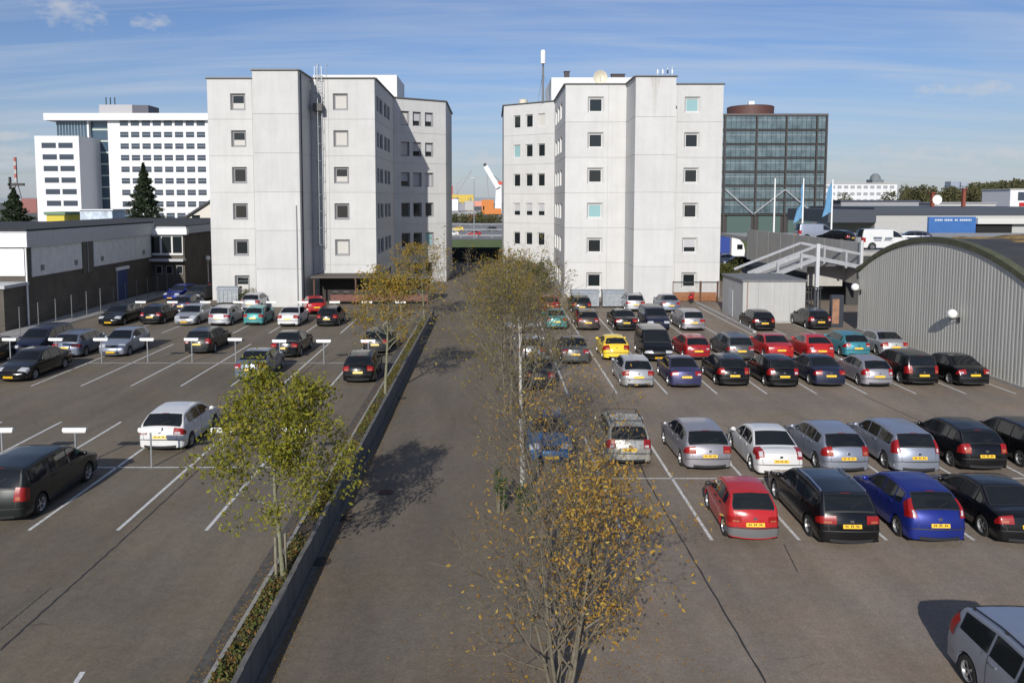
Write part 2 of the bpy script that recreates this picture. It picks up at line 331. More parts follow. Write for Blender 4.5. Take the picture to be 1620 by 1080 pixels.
class CarShape:
    def __init__(s, typ, L, Wd, H, belt=None, clear=0.0):
        hn, pts = PROF[typ]; k = H / hn; s.typ, s.L, s.W, s.H, s.k, s.cl = typ, L, Wd, H, k, clear
        xs = np.array([p[2] for p in pts]) * L; dense = np.linspace(xs[0], xs[-1], 400)
        px = np.interp(dense, xs, [p[0] * L for p in pts]); pz = np.interp(dense, xs, [p[1] * k for p in pts])
        ker = np.hanning(15); ker /= ker.sum()
        def sm(a):
            b = np.concatenate([2 * a[0] - a[1:8][::-1], a, 2 * a[-1] - a[-8:-1][::-1]]); return np.convolve(b, ker, 'valid')
        s.S, s.X, s.Z = dense, sm(px), sm(pz)
        tx, tz = np.gradient(s.X), np.gradient(s.Z); l = np.hypot(tx, tz) + 1e-9
        s.NX, s.NZ = -tz / l, tx / l          # outward normal of the outline (x forward = rear of car)
        s.roof = s.Z.max(); s.belt0 = (belt or {'hatch': .93, 'sedan': .90, 'wagon': .92, 'mpv': 1.02, 'van': 1.1, 'round': .93}[typ]) * k
        s.wb = (.195 * L if typ != 'van' else .18 * L, .80 * L)
        s.R = {'hatch': .30, 'sedan': .31, 'wagon': .315, 'mpv': .325, 'van': .33, 'round': .285}[typ] * (1 if H < 1.6 else 1.02)
        # silhouette height by x in the greenhouse
        msk = (s.Z > s.belt0 * .9); s.gx, s.gz = s.X[msk], s.Z[msk]
    def belt(s, x): return s.belt0 + .07 * s.k * (x / s.L - .3)
    def half(s, x, z):
        u = abs(x / s.L - .5) * 2; pl = 1 - .055 * u ** 3 - (.06 * max(0, u - .8) / .2 if u > .8 else 0) * (1.0 if x < s.L / 2 else .75)
        b = s.belt(x)
        if z < .35: se = .955 + .045 * smoothstep((z - .12) / .23)
        elif z < .62 * s.k: se = 1.0
        elif z < b: se = 1 - .035 * ((z - .62 * s.k) / (b - .62 * s.k)) ** 1.5
        else: se = .965 - ({'van': .11, 'mpv': .17, 'wagon': .235, 'round': .34}.get(s.typ, .26)) * (z - b) / max(s.roof - b, .1)
        return s.W / 2 * pl * se
    def at(s, st):
        f = lambda a: float(np.interp(st, s.S, a)); return f(s.X), f(s.Z), f(s.NX), f(s.NZ)
    def rad(s, st):
        q = st / s.L; e = max(smoothstep((.16 - q) / .1), smoothstep((q - (.88 if s.typ != 'sedan' else .925)) / .05) * (1 if s.typ != 'sedan' else .6)); return (.065 if s.typ != 'round' else .13) + .10 * e
    def surf(s, st, w, off=0.0):
        sg = 1 if w >= 0 else -1; a = abs(w); x, z, nx, nz = s.at(st); r = s.rad(st)
        xi, zi = x - nx * r, z - nz * r
        h = s.half(min(max(xi, 0), s.L), zi) - r
        if a <= 1:
            q_ = st / s.L; e_ = max(smoothstep((.14 - q_) / .08), smoothstep((q_ - .86) / .06)); c = (.026 + .075 * e_) * (1 - a * a); return (x + nx * (off + c - .0), sg * a * h, z + nz * (off + c))
        if a <= 2:
            t = (a - 1) * math.pi / 2; rr = r + off
            return (xi + nx * rr * math.cos(t), sg * (h + rr * math.sin(t)), zi + nz * rr * math.cos(t))
        d = (a - 2); xx, zz = xi - nx * d, zi - nz * d
        return (xx, sg * (s.half(min(max(xx, 0), s.L), zz) + off), zz)
    def zbot(s, x):
        z = .2 + s.cl
        for c in s.wb:
            A = s.R + .055
            if abs(x - c) < A: z = max(z, s.R + math.sqrt(A * A - (x - c) ** 2))
        return z
    def stations(s):
        st = list(np.linspace(s.S[0], s.S[-1], 34)); A = s.R + .055
        st = [q for q in st if all(abs(q - c) > A for c in s.wb)]
        for c in s.wb: st += [c + A * math.cos(t) * .999 for t in np.linspace(0, math.pi, 11)]
        return sorted(q for q in st if s.S[0] <= q <= s.S[-1])
    def body(s):
        m = MB(); rows = []; vs = [0, .08, .2, .34, .48, .62, .76, .88, 1]
        for st in s.stations():
            row = []; xb, zb = st, s.zbot(st)
            tx, _, tz = s.surf(st, 2)
            side = []
            for v in vs:
                x = xb + (tx - xb) * v; z = zb + (tz - zb) * v; side.append((x, s.half(min(max(x, 0), s.L), z), z))
            inn = (xb, max(side[0][1] - .24, .2), zb)
            half = [inn] + side + [s.surf(st, w) for w in (1.66, 1.33, 1.0, .8, .5, .25)]
            row = half + [s.surf(st, 0)] + [(x, -y, z) for x, y, z in half[::-1]]
            rows.append(row)
        m.grid(rows, flip=True); n = len(rows[0])
        m.f.append(tuple(range(n))); o = (len(rows) - 1) * n; m.f.append(tuple(range(o + n - 1, o - 1, -1)))
        return m.mesh('body', True, 38)
    def patch(s, st0, st1, w0, w1, off=.007, ns=5, nw=7, taper=0.0):
        m = MB(); rows = []
        for i in range(ns):
            t = i / (ns - 1); st = st0 + (st1 - st0) * t; k = 1 - taper * t
            rows.append([s.surf(st, (w0 + (w1 - w0) * j / (nw - 1)) * k, off) for j in range(nw)])
        return m.grid(rows, flip=True)
    def st_at_z(s, z, rear=True):
        m = (s.S > .72 * s.L) if rear else (s.S < .27 * s.L)
        Z, S = s.Z[m], s.S[m]
        if rear: return float(np.interp(-z, -Z, S))
        return float(np.interp(z, Z, S))
    def side_win(s, x0, x1, sg, n=7, top=.085, bot=.035, off=.012, slant=0.0):
        m = MB(); rows = []
        for i in range(n):
            x = x0 + (x1 - x0) * i / (n - 1)
            zt = float(np.interp(x, s.gx, s.gz)) - top; zb = s.belt(x) + bot
            if zt < zb + .015: zt = zb + .015
            row = []
            for j in range(4):
                z = zb + (zt - zb) * j / 3; xx = x + slant * (z - zb) * (i / (n - 1)); row.append((xx, sg * (s.half(xx, z) + off), z))
            rows.append(row)
        return m.grid(rows, flip=sg > 0)
SIDEW = {'hatch': [(.305, .555), (.57, .73), (.745, .83)], 'sedan': [(.30, .51), (.525, .70), (.715, .775)], 'wagon': [(.295, .49), (.505, .665), (.68, .875)],
         'mpv': [(.24, .45), (.465, .66), (.675, .885)], 'van': [(.215, .40)], 'round': [(.325, .57), (.585, .74)]}
WS = {'hatch': (.29, .425, .838, .903), 'sedan': (.29, .425, .705, .83), 'wagon': (.28, .405, .862, .908), 'mpv': (.232, .365, .862, .908), 'van': (.212, .318, .88, .912), 'round': (.30, .445, .765, .872)}
SHAPES = {}
def car(label, typ, col, X, Yax, away=True, L=4.2, Wd=1.74, H=None, rot=0.0, lights='low', bumper=None, rails=False, plate=True, spoke=1, z0=0.0, glass=None, group='cars parked in the lot', name='parked_car', cat='car', extras=None):
    H = H or PROF[typ][0]; key = (typ, L, Wd, H)
    if key not in SHAPES:
        s = CarShape(typ, L, Wd, H); SHAPES[key] = (s, {})
    s, C = SHAPES[key]
    P = PAINTS[col]
    def cached(k, fn):
        if k not in C: C[k] = fn()
        return C[k].copy() if False else C[k]
    ax = s.wb[1] if away else s.wb[0]            # near axle sits at distance Yax
    rz = -math.pi / 2 if away else math.pi / 2   # local +x is the rear of the car
    root = thing(name, label, cat, (X, Yax, z0), rz + math.radians(rot), group)
    def put(n_, me, mt, par=root):
        me2 = me; o = bpy.data.objects.new(n_, me2); COL.objects.link(o); o.parent = par
        if not me2.materials: me2.materials.append(mt)
        if me2.materials[0] != mt: o.material_slots[0].link = 'OBJECT'; o.material_slots[0].material = mt
        return o
    dx = -ax
    def sh(o): o.location = (dx, 0, 0); return o
    body = sh(put('body', cached('body', s.body), P))
    g = glass or CGLASS
    a, b, c, d = [q * s.L for q in WS[typ]]
    def seal(k_, a0, a1, w):
        sh(put('window_seal', cached(('seal', k_), lambda: s.patch(a0, a1, -w, w, .0045, 6, 9).mesh('window_seal', True)), TRIM))
    seal(0, a - .012 * s.L, b + .006 * s.L, 1.0); seal(1, c - .006 * s.L, d + .004 * s.L, 1.0)
    sh(put('windscreen', cached('ws', lambda: s.patch(a, b, -.97, .97, .008, 6, 9, .03).mesh('windscreen', True)), g))
    sh(put('rear_window', cached('rw', lambda: s.patch(c, d, -.95, .95, .008, 6, 9, -.02).mesh('rear_window', True)), g if typ != 'van' else g))
    for i, (x0, x1) in enumerate(SIDEW[typ]):
        for sg in (-1, 1):
            sh(put('side_window', cached(('sw', i, sg), lambda: s.side_win(x0 * s.L, x1 * s.L, sg).mesh('side_window', True)), g))
    tm, rm, hm = wheel_meshes(s.R, .2, spoke)
    for xw in s.wb:
        for sg in (-1, 1):
            w = put('wheel', tm, TYRE); w.location = (xw + dx, sg * (s.W / 2 - .115), s.R)
            w.rotation_euler = (0, random.uniform(0, 1), 0 if sg < 0 else math.pi)
            put('rim', rm, RIM, w); put('brake_disc', hm, DARK, w)
    def und():
        return MB().box(.12 * s.L, .9 * s.L, -s.W / 2 + .3, s.W / 2 - .3, .2, .5).mesh('underbody')
    sh(put('underbody', cached('und', und), TRIM))
    def inner():
        m = MB()
        for xw in s.wb:
            for sg in (-1, 1): m.box(xw - s.R - .05, xw + s.R + .05, min(sg * (s.W / 2 - .3), sg * (s.W / 2 - .26)), max(sg * (s.W / 2 - .3), sg * (s.W / 2 - .26)), .22, s.R * 2 + .06)
        return m.mesh('wheel_well')
    sh(put('wheel_well', cached('inner', inner), BLACK))
    k = s.k
    if away or True:
        for sg in (-1, 1):
            if lights == 'low':
                z1, z2, w0 = .90 * k, .70 * k, .62
                if typ in ('hatch', 'round'): z1, z2 = .93 * k, .70 * k; w0 = .74
            elif lights == 'high': z1, z2, w0 = 1.22 * k, .80 * k, .955
            elif lights == 'mid': z1, z2, w0 = 1.0 * k, .70 * k, .80
            else: z1, z2, w0 = .82 * k, .66 * k, .70
            if typ in ('mpv', 'van') and lights != 'high': z1, z2, w0 = 1.12 * k, .72 * k, .86
            s1, s2 = s.st_at_z(z1), s.st_at_z(z2)
            sh(put('tail_light', cached(('tl', lights, sg), lambda: s.patch(s1, s2, w0 * sg, 2.14 * sg, .012, 5, 8).mesh('tail_light', True) if sg > 0 else s.patch(s1, s2, 2.14 * sg, w0 * sg, .012, 5, 8).mesh('tail_light', True)), RED_L))
            s3, s4 = s1 + (s2 - s1) * .62, s1 + (s2 - s1) * .9
            sh(put('reversing_light', cached(('rv', lights, sg), lambda: s.patch(s3, s4, *sorted((max(w0 + .06, .8) * sg, 1.25 * sg)), .016, 3, 4).mesh('reversing_light', True)), AMBER if (len(label) % 3) else WHITE_L))
    def tail_seams():
        m = MB(); zb_ = .53 * k; q = s.st_at_z(zb_); g_ = s.patch(q, q + .010, -2.3, 2.3, .004, 2, 25); m.add(g_.v, g_.f)
        for w in (-.93, .93):
            g_ = s.patch(s.st_at_z(.93 * k), q, w - .008, w + .008, .004, 5, 2); m.add(g_.v, g_.f)
        return m.mesh('tailgate_seam')
    sh(put('tailgate_seam', cached('tseam', tail_seams), TRIM))
    def badge():
        q = s.st_at_z(.80 * k); x_, z_, nx_, nz_ = s.at(q); m = MB(); m.box(x_ + .08, x_ + .115, -.05, .05, z_ - .035, z_ + .035); return m.mesh('badge')
    sh(put('badge', cached('badge', badge), CHROME))
    if typ in ('hatch', 'wagon', 'mpv', 'round'):
        def wiper():
            m = MB(); q0, q1 = d - .004 * s.L, d - .02 * s.L; m.tube(s.surf(q0, 0, .03), s.surf(q1, .5, .025), .012, n=4); return m.mesh('wiper')
        sh(put('wiper', cached('wiper', wiper), TRIM))
        def brake():
            q0 = c - .004 * s.L; return s.patch(q0 - .02, q0, -.2, .2, .012, 2, 3).mesh('brake_light')
        sh(put('brake_light', cached('brl', brake), RED_L))
    for sg in (-1, 1):
        h1, h2 = s.st_at_z(.60 * k, False), s.st_at_z(.745 * k, False)
        sh(put('headlight', cached(('hl', sg), lambda: s.patch(h1, h2, .58 * sg, 2.1 * sg, .012, 4, 7).mesh('headlight', True) if sg > 0 else s.patch(h1, h2, 2.1 * sg, .58 * sg, .012, 4, 7).mesh('headlight', True)), WHITE_L))
        def mirror():
            m = MB(); xm = s.L * (SIDEW[typ][0][0] + .025); zm = s.belt(xm) + .03; y0 = s.half(xm, zm)
            m.ball((xm, sg * (y0 + .1), zm + .06), .1, 10, 6, .8); m.v = [(xm + (x - xm) * .55, y, z) for x, y, z in m.v]
            m.box(xm - .03, xm + .03, min(sg * (y0 - .02), sg * (y0 + .1)), max(sg * (y0 - .02), sg * (y0 + .1)), zm - .01, zm + .03); return m.mesh('side_mirror', True, 40)
        sh(put('side_mirror', cached(('mi', sg), mirror), P if not bumper else TRIM))
        def seams():
            m = MB(); f = SIDEW[typ]
            xs = [f[0][0] * s.L - .02] + [(f[i][1] + .0075) * s.L for i in range(min(2, len(f)))]
            for x in xs:
                zt = s.belt(x) + .02
                for z in [.27 + (zt - .27) * q / 6 for q in range(6)]:
                    z2_ = z + (zt - .27) / 6
                    if min(abs(x - c_) for c_ in s.wb) < s.R + .06 and z < s.R * 2 + .1: continue
                    m.quad(*[(x + e, sg * (s.half(x, zz) + .006), zz) for e, zz in ((-.006, z), (.006, z), (.006, z2_), (-.006, z2_))])
            return m.mesh('door_seam')
        sh(put('door_seam', cached(('seam', sg), seams), TRIM))
        def handles():
            m = MB(); f = SIDEW[typ]
            for i in range(min(2, len(f))):
                x = (f[i][1] - .035) * s.L; z = s.belt(x) - .07; y = s.half(x, z)
                m.box(x - .09, x + .09, min(sg * (y - .005), sg * (y + .03)), max(sg * (y - .005), sg * (y + .03)), z - .018, z + .018)
            return m.mesh('door_handle')
        sh(put('door_handle', cached(('hd', sg), handles), P if not bumper else TRIM))
    # plates, bumper strips, grille
    def plate_m(rear):
        z = (.60 if rear else .36) * k
        if rear and typ in ('sedan', 'hatch', 'wagon'): z = {'sedan': .62, 'hatch': .60, 'wagon': .64}[typ] * k
        st = s.st_at_z(z, rear); x, zz, nx, nz = s.at(st); m = MB(); e = .024 + (.09 if not rear else .085)
        rows = []
        t = Vector((nz, 0, -nx)); 
        for q in (-.055, .055): rows.append([(x + nx * e + t.x * q * (-1 if rear else 1), y, zz + nz * e + t.z * q * (-1 if rear else 1)) for y in (-.26, .26)])
        a_, b_ = rows[0]; c_, d_ = rows[1]
        back = [(p[0] - nx * .07, p[1], p[2] - nz * .07) for p in (a_, b_, c_, d_)]
        m.add([a_, b_, c_, d_] + back, [(0, 1, 3, 2), (0, 4, 5, 1), (1, 5, 7, 3), (3, 7, 6, 2), (2, 6, 4, 0)]); return m.mesh('number_plate')
    if plate:
        p1_ = sh(put('number_plate', cached(('pl', 1), lambda: plate_m(True)), PLATE))
        def chars():
            z = {'sedan': .62, 'hatch': .60, 'wagon': .64}.get(typ, .60) * k; q = s.st_at_z(z); x_, z_, nx_, nz_ = s.at(q); m = MB(); rr = random.Random(int(s.L * 100)); e_ = .112; y_ = -.2
            for i in range(8):
                if i not in (2, 5): m.box(x_ + nx_ * e_ - .004, x_ + nx_ * e_ + .003, y_ + .006, y_ + .034, z_ + nz_ * e_ - .03, z_ + nz_ * e_ + .03)
                y_ += .05
            return m.mesh('plate_marks')
        tag(put('plate_marks', cached('chars', chars), TRIM, p1_), kind='stuff') if Yax < 36 else None
        sh(put('number_plate', cached(('pl', 0), lambda: plate_m(False)), PLATE))
    def grille():
        g1, g2 = s.st_at_z(.56 * k, False), s.st_at_z(.68 * k, False); return s.patch(g1, g2, -.5, .5, .008, 3, 5).mesh('grille', True)
    sh(put('grille', cached('gr', grille), TRIM))
    def intake():
        g1, g2 = s.st_at_z(.26 * k, False), s.st_at_z(.34 * k, False); return s.patch(g1, g2, -.85, .85, .006, 3, 7).mesh('air_intake', True)
    sh(put('air_intake', cached('in', intake), TRIM))
    if bumper:
        def bmp():
            m = s.patch(s.st_at_z(.5 * k), s.st_at_z(.26 * k), -2.35, 2.35, .022, 4, 25); m2 = s.patch(s.st_at_z(.26 * k, False), s.st_at_z(.5 * k, False), -2.3, 2.3, .022, 4, 25); m.add(m2.v, m2.f); return m.mesh('bumper', True)
        sh(put('bumper', cached('bmp', bmp), bumper))
    else:
        def low():
            return s.patch(s.st_at_z(.32 * k), s.st_at_z(.225 * k), -.9, .9, .008, 3, 9).mesh('bumper_insert', True)
        sh(put('bumper_insert', cached('low', low), TRIM))
    if rails:
        for sg in (-1, 1):
            def rl():
                m = MB(); pts = [s.surf(q * s.L, 1.0 * sg, .05) for q in np.linspace(.5, .83, 8)]
                for p, q in zip(pts, pts[1:]): m.tube(p, q, .018, n=6)
                for q in (.5, .66, .83):
                    p = s.surf(q * s.L, 1.0 * sg, .05); p2 = s.surf(q * s.L, 1.0 * sg, -.01); m.tube(p2, p, .03, n=6)
                return m.mesh('roof_rail', True, 40)
            sh(put('roof_rail', cached(('rl', sg), rl), TRIM if rails == 1 else CHROME))
    if extras: extras(root, s, sh, put)
    return root
# ------------------------------------------------------------------ the setting: ground, lots, road, planting strip
rnd = random.Random(7)
def sheet(name, mt, x0, x1, y0, y1, z, nx=1, ny=1):
    m = MB(); m.grid([[(x0 + (x1 - x0) * i / nx, y0 + (y1 - y0) * j / ny, z) for i in range(nx + 1)] for j in range(ny + 1)])
    return tag(m.build(name, mt), kind='structure')
GRASSG = mat('far_ground', (.13, .13, .115), .95, var=.3, vscale=.02)
sheet('ground', GRASSG, -3500, 3500, -60, 6000, -.012)
lot_l = sheet('parking_lot_left', A_LEFT, -37, -5.72, -2, 112, 0)
lot_r = sheet('parking_lot_right', A_LOT, 1.35, 60, -2, 128, 0)
road = sheet('road', A_ROAD, -4.80, 1.30, -2, 135, -.004)
sheet('planting_soil', mat('soil', (.075, .058, .042), .95, var=.4, vscale=6, bump=.5), -5.75, -4.84, 2, 66.5, .06)
sheet('road_crossing', A_ROAD, -5.72, -4.80, 66.6, 135, -.006)
sheet('tree_strip', mat('strip_soil', (.105, .095, .08), .95, var=.35, vscale=5), 1.28, 1.37, -2, 70, .004)
# edging and gutter along the planting strip
kerb = tag(MB().box(-5.80, -5.72, 2, 66.5, -.05, .02).build('kerb', mat('kerb_joint', (.06, .058, .055), .9)), kind='structure')
KM = concrete('kerb_concrete', (.30, .29, .27), .2, 9)
kme = MB().box(-.05, .05, -.488, .488, -.05, .10).mesh('kerbstone')
for i in range(64):
    o = link('kerbstone', kme, KM, kerb, (-5.77 + rnd.uniform(-.006, .006), 2.6 + i, rnd.uniform(-.006, .006)))
gut = tag(MB().box(-6.22, -5.83, 2, 66.5, -.05, .004).build('gutter', mat('gutter_stone', (.085, .078, .07), .95, var=.5, vscale=5)), kind='structure')
rk = tag(MB().box(-4.8, -4.68, 2, 66.5, -.05, .0).build('road_edging', mat('edging', (.16, .15, .14), .9, var=.4, vscale=4)), kind='structure')
# painted bay lines
def line(par, x0, y0, x1, y1, w=.1):
    d = Vector((x1 - x0, y1 - y0, 0)).normalized(); a = Vector((-d.y, d.x, 0)) * w / 2
    p, q = Vector((x0, y0, .004)), Vector((x1, y1, .004))
    return MB().quad(p - a, q - a, q + a, p + a).build('painted_line', PAINTW, par)
BR = [3.84 + 2.525 * k for k in range(-1, 13)]
YR = dict(r1=gY(854), rc=gY(756.5), r2=gY(692), r3=gY(623), rc2=gY(586), r4=gY(553), r5=gY(529.5), rc3=gY(505), r6=gY(486))
for i, x in enumerate(BR):
    if i > 0: line(lot_r, x, YR['r1'], x, YR['r2'])
    if i > 0 and x < 26.6: line(lot_r, x, YR['r3'], x, YR['r4'])
    if i > 0 and x < 21: line(lot_r, x, YR['r5'], x, YR['r6'])
line(lot_r, 2.3, YR['rc'], 34, YR['rc'], .09)
for x in (21.4, 23.9): line(lot_r, x, gY(530), x, gY(512))
BL = [-8.5 - 2.64 * k for k in range(0, 11)]
YL = dict(a=gY(838.5), c=gY(739), b=gY(667), d=gY(610.5), c2=gY(574), e=gY(544), f=gY(527), c3=gY(505))
for i, x in enumerate(BL):
    line(lot_l, x, YL['a'], x, YL['b'], .11)
    if x > -27: line(lot_l, x, YL['d'], x, YL['e'], .1)
    if x > -28.5: line(lot_l, x, YL['f'], x, YL['c3'] - .2, .1)
line(lot_l, -6.6, YL['c'], -36, YL['c'], .1); line(lot_l, -6.6, YL['c2'], -24.5, YL['c2'], .09); line(lot_l, -6.6, YL['c3'], -24, YL['c3'], .09)
line(lot_l, gX(131, 1062), gY(1062), gX(110, 1095), gY(1095), .11)
# tar seams
def seam(par, pts, w=.03):
    m = MB()
    for (x0, y0), (x1, y1) in zip(pts, pts[1:]):
        n_ = 24; prev = None
        for i in range(n_ + 1):
            t = i / n_; x = x0 + (x1 - x0) * t + math.sin(i * 2.1 + x0) * .012; y = y0 + (y1 - y0) * t; ww = w * (.6 + .5 * abs(math.sin(i * 1.7)))
            cur = ((x - ww / 2, y, .003), (x + ww / 2, y, .003))
            if prev: m.quad(prev[0], prev[1], cur[1], cur[0])
            prev = cur
    return m.build('tar_seam', mat('tar', (.03, .029, .028), .7), par)
seam(lot_r, [(gX(1215, 1085), gY(1085)), (gX(1022, 757), gY(757)), (gX(1000, 700), gY(700))], .05)
seam(lot_r, [(gX(1240, 860), gY(860)), (gX(1262, 905), gY(905))], .03)
seam(lot_r, [(gX(1365, 625), gY(625)), (gX(1460, 668), gY(668))], .05)
seam(lot_l, [(gX(0, 1028), gY(1028)), (gX(185, 862), gY(862)), (gX(360, 700), gY(700)), (gX(520, 555), gY(555))], .06)
seam(lot_l, [(gX(0, 996), gY(996)), (gX(80, 930), gY(930))], .035)
tag(MB().lathe([(.3, .0), (.29, .006), (.001, .006)], (gX(507, 888), gY(888), 0), 20).build('manhole_cover', mat('iron', (.035, .03, .028), .7, var=.3)), 'round dark iron manhole cover by the low wall', 'manhole')
tag(MB().lathe([(.26, .0), (.25, .006), (.001, .006)], (gX(610, 778), gY(778), 0), 20).build('manhole_cover', mat('rusty_iron', (.07, .028, .018), .8, var=.3)), 'round rust brown manhole cover in the leafy tree shade', 'manhole')
# drains
for x, y, par in ((-4.45, 24, road), (-4.45, 39, road), (2.1, 35.5, lot_r), (-6.05, 31, lot_l)):
    m = MB()
    for i in range(6): m.box(x - .2, x + .2, y - .22 + i * .08, y - .18 + i * .08, .003, .012)
    tag(m.build('drain_grate', mat('iron', (.035, .03, .028), .7), par), kind='stuff')
# low wall between the strip and the road, built of concrete units
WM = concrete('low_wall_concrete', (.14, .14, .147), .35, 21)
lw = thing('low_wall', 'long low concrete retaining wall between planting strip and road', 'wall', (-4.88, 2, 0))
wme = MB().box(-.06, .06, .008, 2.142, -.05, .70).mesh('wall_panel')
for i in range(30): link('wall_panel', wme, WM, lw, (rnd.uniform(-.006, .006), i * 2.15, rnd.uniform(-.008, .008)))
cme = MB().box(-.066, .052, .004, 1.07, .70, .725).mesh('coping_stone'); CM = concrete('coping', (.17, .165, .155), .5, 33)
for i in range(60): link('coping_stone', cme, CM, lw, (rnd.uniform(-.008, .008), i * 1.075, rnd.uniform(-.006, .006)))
# ground cover plants in the strip, fallen leaves
def leaf_cloud(pts, size, spread=.6, rs=None):
    """many small bent leaves as one numpy-built mesh; pts: (n,3)"""
    rs = rs or np.random.RandomState(3); n = len(pts); pts = np.asarray(pts, float)
    sz = size * rs.uniform(.6, 1.25, (n, 1)); a = rs.normal(size=(n, 3)); a /= np.linalg.norm(a, axis=1, keepdims=True) + 1e-9
    b = rs.normal(size=(n, 3)); b[:, 2] += .0; b -= a * (a * b).sum(1, keepdims=True); b /= np.linalg.norm(b, axis=1, keepdims=True) + 1e-9
    c = np.cross(a, b)
    v = np.empty((n, 4, 3)); v[:, 0] = pts - a * sz; v[:, 1] = pts + b * sz * spread + c * sz * .25; v[:, 2] = pts + a * sz; v[:, 3] = pts - b * sz * spread + c * sz * .25
    f = np.arange(n * 4).reshape(n, 4); f = np.concatenate([f[:, [0, 1, 2]], f[:, [0, 2, 3]]])
    return v.reshape(-1, 3), f
def npmesh(name, v, f, mt):
    me = bpy.data.meshes.new(name); me.from_pydata([tuple(p) for p in v.tolist()], [], [tuple(q) for q in f.tolist()]); me.materials.append(mt); me.update(); return me
RS = np.random.RandomState(11)
LG = leafmat('ground_cover_leaf', [(.07, .10, .025), (.11, .15, .035), (.15, .16, .05), (.20, .15, .05), (.24, .11, .035), (.09, .13, .03)])
n = 26000; yy = RS.uniform(2.2, 66, n) ** 1.0; keep = (RS.uniform(size=n) < np.clip(30 / yy, .25, 1)) & (np.sin(yy * 2.1) + np.sin(yy * .73 + 1) + RS.normal(0, .8, n) > -.5); yy = yy[keep]; n = len(yy)
hb = .05 + .13 * (np.sin(yy * 1.3) * .5 + .5) * RS.uniform(0, 1, n) + .06
pp = np.stack([RS.uniform(-5.70, -4.98, n), yy, .06 + RS.uniform(0, 1, n) ** 1.5 * hb + .25 * (yy > 60) * RS.uniform(0, 1, n)], 1)
v, f = leaf_cloud(pp, .05, .6, RS); tag(link('ground_cover', npmesh('ground_cover', v, f, LG), LG), 'low green ground cover plants along the planting strip', 'plants', kind='stuff')
LF = leafmat('fallen_leaf', [(.35, .16, .02), (.42, .24, .03), (.22, .09, .02), (.45, .30, .05), (.18, .08, .02)], .1)
n = 7500; w = RS.uniform(size=n)
px = np.where(w < .22, -5.85 - np.abs(RS.normal(0, .15, n)), np.where(w < .40, -4.6 + np.abs(RS.normal(0, .12, n)), RS.normal(1.6, 1.6, n)))
py = np.where(w < .40, RS.uniform(9, 45, n), 10 + np.abs(RS.normal(0, 14, n)))
pp = np.stack([px, py, np.full(n, .016)], 1); v, f = leaf_cloud(pp, .036, .6, RS); v[:, 2] = .008 + np.abs(v[:, 2] - .016) * .3
tag(link('fallen_leaves', npmesh('fallen_leaves', v, f, LF), LF), 'yellow brown fallen leaves scattered on the asphalt', 'leaves', kind='stuff')
